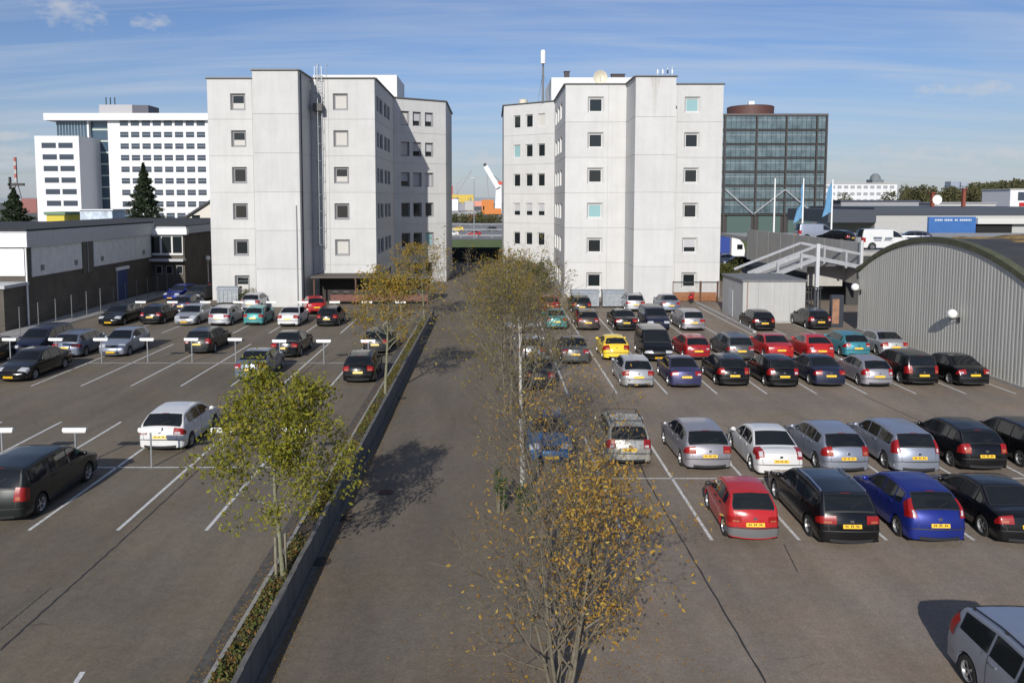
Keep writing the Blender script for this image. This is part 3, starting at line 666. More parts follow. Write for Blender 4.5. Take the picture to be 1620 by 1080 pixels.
# ------------------------------------------------------------------ panel facades with real openings
def facade(par, P0, P1, zs, us, wins, mt, gap=.03, th=.12, sill=None, surround=FRAME_G_SHADE, inset=.16, depth=.26, first=0):
    """panels between levels zs and columns us; wins: list of (u0,u1,z0,z1,pane material, surround?) in wall coordinates"""
    P0, P1 = Vector((*P0, 0)), Vector((*P1, 0)); d = (P1 - P0); Lw = d.length; d.normalize(); nrm = Vector((d.y, -d.x, 0))
    def pt(u, z, o): q = P0 + d * u + nrm * o; return (q.x, q.y, z)
    us = [0] + list(us) + [Lw]
    for i in range(len(us) - 1):
        for j in range(len(zs) - 1):
            a, b, c, e = us[i] + gap / 2, us[i + 1] - gap / 2, zs[j] + (gap / 2 if j else 0), zs[j + 1] - gap / 2
            hs = [h for h in wins if h[0] >= a - .01 and h[1] <= b + .01 and h[2] >= c - .01 and h[3] <= e + .01]
            ul = sorted({a, b, *[q for h in hs for q in h[:2]]}); zl = sorted({c, e, *[q for h in hs for q in h[2:4]]})
            m = MB()
            for k in range(len(ul) - 1):
                for l in range(len(zl) - 1):
                    um, zm = (ul[k] + ul[k + 1]) / 2, (zl[l] + zl[l + 1]) / 2
                    if any(h[0] < um < h[1] and h[2] < zm < h[3] for h in hs): continue
                    m.quad(pt(ul[k], zl[l], 0), pt(ul[k + 1], zl[l], 0), pt(ul[k + 1], zl[l + 1], 0), pt(ul[k], zl[l + 1], 0))
            for (p, q) in (((a, c), (b, c)), ((b, c), (b, e)), ((b, e), (a, e)), ((a, e), (a, c))):
                m.quad(pt(p[0], p[1], 0), pt(p[0], p[1], -th), pt(q[0], q[1], -th), pt(q[0], q[1], 0))
            m.build('panel', mt, par)
    jm = MB(); D_ = -.035
    for u in us[1:-1]: jm.quad(pt(u - .05, zs[0], D_), pt(u + .05, zs[0], D_), pt(u + .05, zs[-1], D_), pt(u - .05, zs[-1], D_))
    for z in zs[1:-1]: jm.quad(pt(0.04, z - .05, D_ - .003), pt(Lw - .04, z - .05, D_ - .003), pt(Lw - .04, z + .05, D_ - .003), pt(0.04, z + .05, D_ - .003))
    if jm.v: jm.build('joint_seal', JOINT, par)
    for h in wins:
        u0, u1, z0, z1, pm = h[:5]; i_ = inset
        w = MB()                                  # splayed surround; on the left block its shade is put into the grey
        A = [(u0, z0), (u1, z0), (u1, z1), (u0, z1)]; B = [(u0 + i_, z0 + i_), (u1 - i_, z0 + i_), (u1 - i_, z1 - i_), (u0 + i_, z1 - i_)]
        for k in range(4):
            l = (k + 1) % 4; w.quad(pt(*A[k], 0), pt(*A[l], 0), pt(*B[l], -depth), pt(*B[k], -depth))
        wo = w.build('window', surround, par)
        fr = MB(); fw = .055
        for (a, b, c, e) in ((B[0][0], B[1][0], B[0][1], B[0][1] + fw), (B[0][0], B[1][0], B[2][1] - fw, B[2][1]), (B[0][0], B[0][0] + fw, B[0][1] + fw, B[2][1] - fw), (B[1][0] - fw, B[1][0], B[0][1] + fw, B[2][1] - fw)):
            fr.add([pt(a, c, -depth), pt(b, c, -depth), pt(b, e, -depth), pt(a, e, -depth), pt(a, c, -depth - .05), pt(b, c, -depth - .05), pt(b, e, -depth - .05), pt(a, e, -depth - .05)],
                   [(0, 1, 2, 3), (0, 4, 5, 1), (1, 5, 6, 2), (2, 6, 7, 3), (3, 7, 4, 0)])
        fr.build('frame', FRAME_W if surround != FRAME_G_SHADE else FRAME_G_SHADE, wo)
        MB().quad(*[pt(x, z, -depth - .03) for x, z in B]).build('pane', GLASS if pm in ('blind_and_sheen', 'bottom', 'half') else pm, wo)
        if pm in ('blind_and_sheen', 'bottom', 'half'):
            zb = {'blind_and_sheen': B[0][1] + .06, 'bottom': B[0][1] + .05, 'half': B[0][1] + (B[2][1] - B[0][1]) * .38}[pm]
            zt = B[2][1] - .06 if pm != 'bottom' else B[0][1] + (B[2][1] - B[0][1]) * .42  # bottom: reflection on the lower pane, painted as a white quad
            MB().quad(*[pt(x, z, -depth - .022) for x, z in ((B[0][0] + .06, zb), (B[1][0] - .06, zb), (B[1][0] - .06, zt), (B[0][0] + .06, zt))]).build('blind_and_sheen', BLIND if pm != 'half' else BLIND_G, wo)
def core(par, poly, z0, z1, mt, name='core_wall', off=.55):
    """closed prism a little inside the panels"""
    n = len(poly); area = sum(poly[i][0] * poly[(i + 1) % n][1] - poly[(i + 1) % n][0] * poly[i][1] for i in range(n))
    sg = 1 if area > 0 else -1; out = []
    for i in range(n):
        p, q, r = Vector(poly[i - 1]), Vector(poly[i]), Vector(poly[(i + 1) % n])
        d1, d2 = (q - p).normalized(), (r - q).normalized(); n1, n2 = Vector((-d1.y, d1.x)) * sg, Vector((-d2.y, d2.x)) * sg
        k = off / max(.2, 1 + n1.dot(n2)); o = q + (n1 + n2) * k; out.append((o.x, o.y))
    m = MB(); v = [(x, y, z) for z in (z0, z1) for x, y in out]
    m.add(v, [tuple(range(n)), tuple(range(n, 2 * n))] + [(i, (i + 1) % n, n + (i + 1) % n, n + i) for i in range(n)])
    return m.build(name, mt, par)
def coping(par, poly, z, mt, h=.12, w=.35, name='roof_edge'):
    for i in range(len(poly)):
        p, q = Vector((*poly[i], z)), Vector((*poly[(i + 1) % len(poly)], z)); d = (q - p).normalized()
        m = MB().bar(p - d * .02 + Vector((0, 0, h / 2)), q + d * .02 + Vector((0, 0, h / 2)), w, h); m.build(name, mt, par)
EDGE = mat('roof_edge_metal', (.13, .135, .14), .5)
ZS = [0] + [3.5 * k for k in range(1, 6)] + [21.35]
def wrows(u0, u1, panes, base=.85, top=2.45):
    return [(u0, u1, 3.5 * k + base, 3.5 * k + top, panes[k] if isinstance(panes, (list, tuple)) else panes) for k in range(6)]
# ---- left office block
LB = thing('office_block', 'white concrete office block on the left with a wall ladder and stair tower', 'building', (0, 0, 0), group='pair of white office blocks')
polyL = [(-27.3, 77.7), (-11.24, 77.7), (-11.24, 92.1), (-5.46, 95.85), (-5.46, 110), (-27.3, 110)]
core(LB, polyL, 0, 21.3, JOINT); core(LB, [(-21.5, 72.8), (-17.4, 72.8), (-17.4, 79), (-21.5, 79)], 0, 21.3, JOINT, 'stair_tower_core')
G = GLASS
facade(LB, (-27.3, 77.7), (-21.5, 77.7), ZS, [4.3], wrows(2.2, 3.65, [ 'bottom', G, G, G, 'bottom', 'bottom']), CONC_W)
facade(LB, (-21.5, 77.7), (-21.5, 72.8), ZS, [], [], CONC_W)
facade(LB, (-21.5, 72.8), (-17.4, 72.8), ZS, [], [], CONC_W)
facade(LB, (-17.4, 72.8), (-17.4, 77.7), ZS, [], [], CONC_W)
facade(LB, (-17.4, 77.7), (-11.24, 77.7), ZS, [1.7], wrows(2.15, 3.6, ['half', 'blind_and_sheen', G, 'bottom', 'blind_and_sheen', 'blind_and_sheen']), CONC_W)
facade(LB, (-11.24, 77.7), (-11.24, 92.1), ZS, [], sum([wrows(a, b, G, .95, 2.4) for a, b in ((1.3, 2.7), (3.3, 5.5), (6.7, 8.7), (9.3, 11.3))], []), CONC_W, inset=.08, depth=.16)
lp = [['blind_and_sheen', G, G, 'half', 'blind_and_sheen', 'blind_and_sheen'], [G, G, G, BLIND_G, 'half', 'half'], [G, CYAN, G, BLIND_G, 'half', 'half']]
facade(LB, (-11.24, 92.1), (-5.46, 95.85), ZS, [], sum([wrows(u - .55, u + .55, lp[i], .8, 2.45) for i, u in enumerate((1.5, 3.05, 4.65))], []), CONC_W, inset=.06, depth=.3)
facade(LB, (-5.46, 95.85), (-5.46, 110), ZS, [], [], CONC_W); facade(LB, (-27.3, 110), (-27.3, 77.7), ZS, [8, 16, 24], [], CONC_W)
MB().add([(x, y, 21.22) for x, y in polyL], [tuple(range(6))]).build('flat_roof', ROOFB, LB)
coping(LB, [(-27.3, 77.7), (-21.5, 77.7), (-21.5, 72.8), (-17.4, 72.8), (-17.4, 77.7), (-11.24, 77.7), (-11.24, 92.1), (-5.46, 95.85), (-5.46, 110), (-27.3, 110)], 21.35, EDGE)
PH = mat('penthouse_white', (.62, .62, .62), .6)
MB().box(-22, -11.7, 100, 108.5, 21.2, 25.1).build('plant_room', PH, LB)
# ladder with cage
lad = MB()
for x in (-16.75, -16.3): lad.tube((x, 77.5, 3.0), (x, 77.5, 22.6), .03, n=6)
for i in range(64): lad.tube((-16.75, 77.5, 3.2 + i * .3), (-16.3, 77.5, 3.2 + i * .3), .018, n=5)
lad.build('ladder', STEEL, LB)
hoop = MB()
for i in range(11):
    z = 5.5 + i * 1.6; pts = [(-16.52 + .38 * math.cos(t), 77.45 - .7 * math.sin(t), z) for t in np.linspace(0, math.pi, 9)]
    for p, q in zip(pts, pts[1:]): hoop.bar(p, q, .03, .05)
for t in (.5, 1.57, 2.64): hoop.bar((-16.52 + .38 * math.cos(t), 77.45 - .7 * math.sin(t), 5.5), (-16.52 + .38 * math.cos(t), 77.45 - .7 * math.sin(t), 22.4), .03, .03)
hoop.build('ladder_cage', STEEL, LB)
MB().box(-16.95, -16.1, 76.6, 77.5, 18.2, 18.9).build('ladder_gate', mat('dark_grille', (.08, .08, .08), .6), LB)
MB().tube((-17.75, 72.7, .2), (-17.75, 72.7, 9.3), .05, n=8).build('downpipe', mat('pipe_grey', (.36, .36, .36), .5), LB)
MB().tube((-17.36, 73.6, 0), (-17.33, 73.6, 21.2), .05, n=6).build('downpipe', DARK, LB)
MB().box(-12.6, -11.9, 88, 88.8, 21.2, 22.2).build('roof_vent', STEEL, LB)
# entrance canopy and bicycle shelter at its foot
sh_ = thing('bicycle_shelter', 'dark bicycle shelter with brown posts at foot of left office block', 'shelter', (-16, 76, 0))
BRN = mat('brown_wood', (.10, .045, .025), .7, var=.3, vscale=8)
for x in (-.7, 3.2, 7.2, 9.9): MB().box(x, x + .14, -1.6, -1.46, 0, 2.5).build('post', BRN, sh_)
MB().box(-.9, 10.2, -1.75, 1.5, 2.5, 2.68).build('roof', mat('shelter_roof', (.10, .085, .075), .8), sh_)
MB().box(-.7, 10.0, 1.2, 1.3, 0, 2.5).build('back_panel', mat('shelter_back', (.035, .03, .028), .8), sh_)
MB().box(.9, 10.0, -1.62, -1.54, .35, .95).build('rail_board', mat('redwood', (.16, .065, .05), .7, var=.3), sh_)
# ---- right office block
RB = thing('office_block', 'white concrete office block on the right with a rooftop mast and satellite dish', 'building', (0, 0, 0), group='pair of white office blocks')
polyR = [(7.33, 80.4), (23.0, 80.4), (23.0, 112), (1.47, 112), (1.47, 98.5), (7.33, 94.0)]
core(RB, polyR, 0, 21.2, JOINT); core(RB, [(13.4, 75.4), (17.15, 75.4), (17.15, 82), (13.4, 82)], 0, 21.2, JOINT, 'stair_tower_core')
ZR = ZS[:-1] + [21.2]
facade(RB, (7.33, 80.4), (13.4, 80.4), ZR, [4.25], wrows(2.2, 3.85, [G, G, CYAN, G, G, G], .85, 2.5), CONC_R, surround=FRAME_W, inset=.19)
facade(RB, (13.4, 80.4), (13.4, 75.4), ZR, [], [], CONC_R); facade(RB, (13.4, 75.4), (17.15, 75.4), ZR, [], [], CONC_R); facade(RB, (17.15, 75.4), (17.15, 80.4), ZR, [], [], CONC_R)
facade(RB, (17.15, 80.4), (23.0, 80.4), ZR, [1.3], wrows(2.0, 3.6, [G, 'half', G, G, G, CYAN], .85, 2.5), CONC_R, surround=FRAME_W, inset=.19)
facade(RB, (7.33, 94.0), (7.33, 80.4), ZR, [], sum([wrows(a, b, 'blind_and_sheen', .8, 2.45) for a, b in ((1.0, 3.4), (4.2, 6.6), (7.4, 9.8))], []), CONC_R, surround=FRAME_W, inset=.06, depth=.14)  # white blinds here stand in for sunlit sheen on the windows
rp = [[G, G, 'half', G, CYAN, G], [G, G, 'half', G, G, G], [G, G, 'half', G, G, BLIND]]
facade(RB, (1.47, 98.5), (7.33, 94.0), ZR, [], sum([wrows(u - .52, u + .52, rp[i], .85, 2.4) for i, u in enumerate((1.95, 3.75, 5.5))], []), CONC_R, surround=FRAME_W, inset=.05, depth=.16)
facade(RB, (1.47, 112), (1.47, 98.5), ZR, [], [], CONC_R); facade(RB, (23.0, 80.4), (23.0, 112), ZR, [8, 16], [], CONC_R)
MB().add([(x, y, 21.1) for x, y in polyR], [tuple(range(6))]).build('flat_roof', ROOFB, RB)
coping(RB, [(7.33, 80.4), (13.4, 80.4), (13.4, 75.4), (17.15, 75.4), (17.15, 80.4), (23.0, 80.4), (23, 112), (1.47, 112), (1.47, 98.5), (7.33, 94)], 21.2, EDGE, .09)
MB().box(7.2, 18.5, 98, 109, 21.1, 24.5).build('plant_room', PH, RB)
st = concrete('stained_concrete', (.30, .28, .25), .3, 41)
d_ = MB().lathe([(.001, -.02), (.35, .03), (.62, .18), (.72, .34), (.70, .35), (.34, .06), (.001, .01)], (0, 0, 0), 18, 'y'); d_.v = [(x, -y, z) for x, y, z in d_.v]
dish = thing('satellite_dish', 'cream satellite dish on the roof edge of the right block', 'dish', (xat(949, 82, 21), 82, 21.1))
d_.v = [(x, y, z + .95) for x, y, z in d_.v]; d_.build('reflector', mat('cream', (.62, .58, .47), .5), dish, True, 50); MB().tube((0, 0, 0), (0, 0, .95), .05).build('mast', STEEL, dish); MB().tube((0, 0, .5), (0, -.6, 1.0), .02, n=5).build('feed_arm', STEEL, dish)
ms = thing('antenna_mast', 'tall grey mast with white antenna drum on right block roof', 'antenna', (xat(859, 95, 24), 95, 21.1))
MB().tube((0, 0, 0), (0, 0, 4.2), .14, .12).build('mast', mat('mast_grey', (.16, .17, .18), .5), ms); MB().tube((0, 0, 3.6), (0, 0, 4.8), .09, .09).build('upper_tube', DARK, ms)
MB().lathe([(.001, 4.5), (.28, 4.55), (.28, 6.0), (.2, 6.1), (.001, 6.12)], n=14).build('antenna_drum', WHITEM, ms, True, 40)
for a in (0, 2.1, 4.2): MB().tube((0, 0, 3.5), (1.2 * math.cos(a), 1.2 * math.sin(a), .0), .012, n=4).build('guy_wire', DARK, ms)
pot = tag(MB().lathe([(.001, 0), (.5, 0), (.55, .9), (.3, 1.0), (.001, 1.0)], (xat(828, 98.9, 21), 99.6, 21.1), 14).build('roof_cowl', mat('cowl', (.6, .56, .46), .6), None, True, 40), 'cream ventilation cowl on roof beside the antenna mast', 'vent')
for i, (px, y, w, h, lab) in enumerate(((897, 99.4, .6, .9, 'small dark roof vent behind the satellite dish at left'), (978, 99.6, 1.6, .6, 'wide dark box on plant room roof right of satellite dish'))):
    x = xat(px, y, 24); m = MB().box(-w / 2, w / 2, 0, .8, 0, h); m.box(-w / 2 - .08, w / 2 + .08, -.08, .88, h, h + .08)
    tag(m.build('roof_box', mat('dark_brownish', (.05, .04, .045), .7), None, loc=(x, y, 24.5)), lab, 'roof box')
for i, px in enumerate((1040, 1048, 1056, 1063)):
    a = thing('roof_antenna', ['thin', 'taller', 'forked', 'last thin'][i] + ' white antenna on stair tower of the right block', 'antenna', (xat(px, 77, 21), 77, 21.2), group='antennas on the right stair tower')
    MB().tube((0, 0, 0), (0, 0, .9 + .1 * i), .02, n=6).build('pole', WHITEM, a); MB().box(-.06, .06, -.08, .08, .5, .85).build('radome', WHITEM if i != 2 else DARK, a)
for i, px in enumerate((503, 516)):
    a = thing('roof_handrail', ['left', 'right'][i] + ' curved handrail above the ladder of the left block', 'handrail', (xat(px, 77.9, 22), 77.9, 21.4), group='ladder handrails on the left block')
    MB().tube((0, 0, 0), (0, 0, 1.3), .03, n=6).build('upright', STEEL, a); MB().tube((0, 0, 1.3), (0, .6, 1.3), .03, n=6).build('top_rail', STEEL, a)
# rain stain on the right tower (a dirt streak with its own shape)
sm_ = MB(); 
rs_ = random.Random(3)
for i in range(16):
    x0 = 14.75 + i * .055; ln = 4.1 * math.exp(-((i - 8) / 5.0) ** 2) * rs_.uniform(.6, 1.1); wd = rs_.uniform(.02, .05)
    sm_.quad((x0 + wd * .4, 75.394, 21.0 - ln), (x0 + wd * .6, 75.394, 21.0 - ln), (x0 + wd, 75.394, 21.1), (x0, 75.394, 21.1))
tag(sm_.build('rain_stain', mat('rain_stain', (.40, .385, .36), .85, var=.25, vscale=5), RB), kind='stuff')
# ---- entrance fence right of right block
gt = thing('wooden_fence', 'brown wooden gate and fence between right office block and white shed', 'fence', (17.3, 76.5, 0))
for i in range(5): MB().box(.2, 4.3, -.03, .03, .1 + i * .17, .255 + i * .17).build('plank', mat('orange_wood', (.27, .11, .04), .7, var=.35, vscale=5), gt)
for x in (0, 2.7, 4.35): MB().box(x, x + .16, -.08, .08, 0, 2.0).build('post', BRN, gt)
MB().box(-.05, 4.55, -.06, .06, 1.85, 1.95).build('top_rail', DARK, gt)
mm = MB()
for i in range(40): mm.box(.15 + i * .105, .165 + i * .105, -.01, .01, .97, 1.85)
mm.build('mesh_panel', DARK, gt)
# ---- white shed
sdx = thing('shed', 'small white flat-roofed concrete shed with grey door', 'shed', (20.1, 63.6, 0))
SW = concrete('shed_white', (.41, .41, .405), .14, 51)
xs_ = [0, 1.25, 2.5, 3.75, 5.0]
for a, b in zip(xs_, xs_[1:]): MB().box(a + .006, b - .006, 0, .12, 0, 3.3).build('wall_panel', SW, sdx)
for a, b in ((.12, 1.9), (1.9, 3.8), (3.8, 5.6)): MB().box(0, .12, a + .006, b - .006, 0, 3.3).build('wall_panel', SW, sdx)
MB().box(4.88, 5.0, .126, 5.6, 0, 3.3).build('wall_panel', SW, sdx); MB().box(.126, 4.874, 5.48, 5.6, 0, 3.3).build('wall_panel', SW, sdx)
MB().box(-.12, 5.12, -.12, 5.72, 3.3, 3.42).build('roof', mat('shed_roof', (.17, .175, .18), .8, var=.3), sdx)
dr = MB().box(-.04, .0, 2.6, 3.7, .05, 2.3).build('door', mat('door_grey', (.42, .44, .46), .5), sdx); MB().tube((-.08, 2.75, 1.1), (-.04, 2.75, 1.1), .04, n=6).build('handle', DARK, dr)
MB().tube((.35, -.05, .05), (.35, -.05, 3.3), .045, n=8).build('downpipe', mat('copper_pipe', (.3, .2, .15), .6), sdx)
MB().box(-.3, 5.4, -.35, -.12, -.02, .1).build('plinth', CONC_G, sdx)
# low kerb wall in front of the shed running to the gate
kw = MB(); 
pts = [(gX(1125, 478), gY(478)), (gX(1160, 508), gY(508)), (gX(1185, 520), gY(520))]
tag(MB().box(19.3, 19.55, 58.5, 76, 0, .16).build('kerb_edge', CONC_G), kind='structure')
# ---- arched hall
HX, HY0, HY1 = 27.5, 38.7, 59.6; hc = (HY0 + HY1) / 2; hr = 21.3; zpk = 7.15
def arch(y): return zpk - (hr - math.sqrt(hr * hr - (y - hc) ** 2))
HL = thing('arched_hall', 'corrugated grey hall with arched roof on the right', 'hall', (HX, HY0, 0))
m = MB(); y = 0.0; CR = .30; prof = []
while y < HY1 - HY0 - .01:
    for dy, dx in ((0, 0), (.12, 0), (.16, .014), (.26, .014)):
        if y + dy < HY1 - HY0: prof.append((y + dy, dx))
    y += CR
prof.append((HY1 - HY0, 0))
m.grid([[(dx, yy, z) for yy, dx in prof] if z == .15 else [(dx, yy, arch(HY0 + yy) + .0) for yy, dx in prof] for z in (.15, 1)])
def corr():
    mt = bpy.data.materials.new('corrugated_sheet'); mt.use_nodes = True; t = mt.node_tree; n_ = NT(t); b = t.nodes['Principled BSDF']; L = t.links.new
    tc = n_('ShaderNodeTexCoord'); mp = n_('ShaderNodeMapping'); mp.inputs['Scale'].default_value = (1, 2.6, .12); L(tc.outputs['Object'], mp.inputs[0])
    nz = n_('ShaderNodeTexNoise'); nz.inputs['Scale'].default_value = 1.2; nz.inputs['Detail'].default_value = 6; L(mp.outputs[0], nz.inputs['Vector'])
    cr = n_('ShaderNodeValToRGB'); cr.color_ramp.elements[0].position = .3; cr.color_ramp.elements[0].color = (.43, .425, .385, 1); cr.color_ramp.elements[1].position = .72; cr.color_ramp.elements[1].color = (.545, .535, .49, 1)
    L(nz.outputs['Fac'], cr.inputs[0]); L(cr.outputs[0], b.inputs['Base Color']); b.inputs['Roughness'].default_value = .6; return mt
m.build('corrugated_wall', corr(), HL)
MB().box(-.10, .35, -.1, HY1 - HY0 + .1, 0, .17).build('plinth', CONC_G, HL)
NG = 24; ys = [HY0 - .35 + (HY1 - HY0 + .7) * i / NG for i in range(NG + 1)]
def vault(x0, x1, dz0, dz1, name, mt):
    m = MB(); rows = [[(x, y - HY0, arch(min(max(y, HY0), HY1)) + dz - .1 * max(0, HY0 - y, y - HY1)) for y in ys] for x, dz in ((x0, dz0), (x0, dz1), (x1, dz1), (x1, dz0))]
    m.grid(rows + [rows[0]]); return m.build(name, mt, HL)
GRNE = mat('moss_green_edge', (.085, .09, .052), .85, var=.3, vscale=2)
vault(-.09, .42, .02, .36, 'roof_edge', GRNE)
vault(.42, 32, .02, .24, 'roof_membrane', mat('roof_felt', (.045, .046, .05), .9, var=.35, vscale=.6))
vault(.35, 31, -.3, .0, 'roof_deck', DARK)
MB().box(.1, 30, 0, .12, 0, arch(HY0)).build('side_wall', CONC_B, HL); MB().box(.1, 30, HY1 - HY0 - .12, HY1 - HY0, 0, arch(HY1)).build('side_wall', CONC_B, HL)
# moss heaps on the hall roof
MOSS = mat('dry_moss', (.22, .15, .06), .95, var=.45, vscale=1.4, bump=.6, bscale=6)
for i, (cx, cy, rx, ry, h) in enumerate(((3.6, 52.6, 2.6, .8, .3), (7.0, 51.8, 4.5, .9, .35), (6.0, 47.6, 2.6, 1.3, .3), (9.5, 45, 3.5, 2, .4), (13, 50, 5, 2.5, .4))):
    rows = []
    for a in range(20):
        row = []
        for r_ in (0.02, .3, .6, .85, 1):
            t = 2 * math.pi * a / 20; k = 1 + .25 * math.sin(a * 2.3 + i) + .15 * math.sin(a * 5.1); x = cx + rx * r_ * k * math.cos(t); yv = cy + ry * r_ * k * math.sin(t)
            yv = min(max(yv, HY0), HY1); row.append((x, yv - HY0, arch(yv) + .23 + h * (1 - r_ ** 2) * (.7 + .3 * math.sin(a * 3 + r_ * 9)) + (-.05 if r_ == 1 else 0)))
        rows.append(row)
    rows.append(rows[0]); MB().grid(rows).build('moss_patch', MOSS, HL, True)
# globe lamps
GLOBE = mat('opal_globe', (.82, .82, .80), .3)
def wall_globe(label, y, z):
    g = thing('wall_lamp', label, 'lamp', (HX, y, z), group='globe lamps on the hall')
    MB().box(-.06, .04, -.09, .09, -.28, .02).build('bracket', DARK, g); MB().tube((-.02, 0, -.15), (-.36, 0, -.02), .03, n=6).build('arm', DARK, g)
    MB().ball((-.45, 0, .22), .28, 16, 10).build('globe', GLOBE, g, True); MB().lathe([(.001, -.1), (.12, -.1), (.14, -.02), (.10, 0)], (-.45, 0, 0), 10).build('socket', DARK, g)
wall_globe('white globe lamp on the middle of the corrugated hall wall', 46.6, 2.9)
wall_globe('white globe lamp at the far corner of the corrugated hall', 59.2, 3.1)
# ---- left industrial building
IX = -36.2; IB = thing('workshop_building', 'long low brick workshop with pale cladding panels on the left', 'building', (IX, 62, 0))
BRK = brick_mat('dark_brick', (.095, .08, .062), (.07, .06, .047), (.11, .10, .09))
CLAD = mat('shaded_pale_cladding', (.62, .63, .64), .5, var=.12, vscale=1.5)
FASC = mat('fascia_grey', (.42, .43, .45), .5, var=.1)
MB().box(-30, 0, 0, 23, 0, 7.0).build('brick_wall', BRK, IB)
MB().box(-30.2, .3, -.3, 23.2, 6.1, 7.35).build('fascia', FASC, IB)
MB().box(-30.1, .2, -.2, 23.1, 7.35, 7.5).build('flat_roof', ROOFB, IB)
pw = [(0.6, 8.3), (10.4, 22.6)]
for a, b in pw:
    n_ = round((b - a) / 1.28); 
    for i in range(n_): MB().box(.01, .09, a + (b - a) * i / n_ + .012, a + (b - a) * (i + 1) / n_ - .012, 3.75, 6.08).build('cladding_panel', CLAD, IB)
for yv in (1.8, 7.0, 11.7, 20.5): MB().box(.09, .14, yv, yv + .45, 4.15, 4.6).build('vent_grille', mat('vent_grey', (.2, .2, .2), .7), IB)
wn = MB().box(.02, .06, 8.45, 10.25, 3.3, 6.05).build('window', GLASS, IB); MB().box(.05, .1, 9.3, 9.4, 3.3, 6.05).build('mullion', FRAME_G_SHADE, wn)
dr = MB().box(.01, .07, 14.9, 16.9, 0, 3.0).build('door', mat('blue_door', (.022, .05, .17), .5), IB); MB().box(.02, .2, 14.6, 17.2, 3.0, 3.3).build('lintel', WHITEM, dr); MB().box(.0, .09, 14.7, 14.88, 0, 3.0).build('frame', FRAME_G_SHADE, dr)
for i in range(5): MB().box(-.1 - 1.3 * (i + 1) + .02, -.1 - 1.3 * i, -.12, -.01, 3.9, 6.08).build('cladding_panel', mat('lit_white_cladding', (.78, .78, .77), .5), IB)  # sun-facing panels coloured lighter than those on the shaded long side
MB().box(-29, .34, -.42, -.31, 6.15, 7.2).build('fascia', mat('white_fascia', (.74, .74, .73), .5), IB)
MB().box(-29, -.05, -3.0, 0, 0, 3.2).build('annexe_wall', BRK, IB); MB().box(-29.2, .15, -3.2, 0, 3.2, 3.45).build('annexe_roof', FASC, IB)
MB().tube((.1, -.2, 0), (.1, -.2, 6.1), .07).build('downpipe', WHITEM, IB)
wn = MB().box(-2.3, -.7, -3.05, -3.0, 1.9, 2.8).build('window', FRAME_W, IB)
for x in (-2.2, -1.45): MB().box(x, x + .65, -3.07, -3.05, 2.0, 2.7).build('pane', GLASS, wn)
# second block of it
MB().box(-20, 3.4, 23.2, 60, 0, 6.6).build('brick_wall', BRK, IB); MB().box(-20, 3.7, 23.0, 60, 6.2, 6.95).build('fascia', FASC, IB); MB().box(-20, 3.5, 23.1, 60, 6.95, 7.05).build('flat_roof', ROOFB, IB)
wn = MB().box(-.3, 3.3, 23.02, 23.2, 3.9, 6.1).build('window', FRAME_W, IB)
for x in (-.1, 1.1, 2.25): MB().box(x, x + .95, 22.98, 23.02, 4.15, 5.9).build('pane', GLASS, wn)
MB().box(-.5, 3.9, 22.6, 23.2, 6.12, 6.75).build('fascia', mat('white_fascia', (.74, .74, .73), .5), IB)
MB().box(-.3, 3.6, 22.2, 23.1, 3.3, 3.55).build('porch_roof', FASC, IB)
for x in (.3, 1.4, 2.5): wn = MB().box(x, x + .7, 23.13, 23.2, 1.9, 2.8).build('window', FRAME_G_SHADE, IB); MB().box(x + .08, x + .62, 23.1, 23.13, 1.98, 2.72).build('pane', GLASS, wn)
# chain link fence before it
fn = thing('chain_link_fence', 'tall dark chain link fence with steel posts along the workshop', 'fence', (-34.2, 55, 0))
for i in range(15):
    MB().tube((0, i * 2.4, 0), (0, i * 2.4, 2.1), .035, n=6).build('post', mat('fence_post', (.15, .16, .155), .6), fn)
fm = MB()
for i in range(15 * 24 - 24): 
    yv = i * .1; fm.add([(0, yv, .05), (0, yv + .008, .05), (0, yv + .008, 2.0), (0, yv, 2.0)], [(0, 1, 2, 3)])
for z in (.05, 1.0, 2.0): fm.tube((0, 0, z), (0, 33.6, z), .012, n=4)
fm.build('wire_mesh', mat('wire', (.07, .075, .07), .5), fn)
tag(MB().box(-36.1, -33.6, 50, 62, 0, .05).build('pavement', CONC_G), kind='structure'); tag(MB().box(-36.1, -33.6, 62.1, 98, 0, .05).build('pavement', CONC_G), kind='structure')
# ------------------------------------------------------------------ bay signs
SIGN_POST = MB().tube((0, 0, 0), (0, 0, 1.32), .035, n=8).mesh('post', True, 40)
_m = MB(); _m.grid([[(x, .09 * math.cos(t), 1.40 + .09 * math.sin(t)) for t in np.linspace(-.6, math.pi + .6, 9)] for x in (-.43, .43)]); _m.grid([[(x, .0, 1.40) for t in range(2)] + [(x, .0, 1.4)] for x in (-.43, .43)])
_m.add([(-.43, 0, 1.4)] + [(-.43, .09 * math.cos(t), 1.40 + .09 * math.sin(t)) for t in np.linspace(-.6, math.pi + .6, 9)], [(0, i, i + 1) for i in range(1, 9)])
_m.add([(.43, 0, 1.4)] + [(.43, .09 * math.cos(t), 1.40 + .09 * math.sin(t)) for t in np.linspace(-.6, math.pi + .6, 9)], [(0, i, i + 1) for i in range(1, 9)])
SIGN_HEAD = _m.mesh('sign_hood', True, 40)
SIGN_PLATE = MB().box(-.40, .40, -.012, .0, 1.315, 1.42).mesh('name_plate')
SW_ = mat('sign_white', (.78, .78, .76), .35); SP_ = mat('sign_plate', (.66, .66, .64), .4)
def sign(px, py, label, row):
    o = thing('bay_sign', label, 'sign', (gX(px, py), gY(py), 0), random.uniform(-.05, .05), group='bay signs in the ' + row + ' row')
    link('post', SIGN_POST, STEEL, o); link('sign_hood', SIGN_HEAD, SW_, o); p = link('name_plate', SIGN_PLATE, SP_, o, (0, -.06, 0))
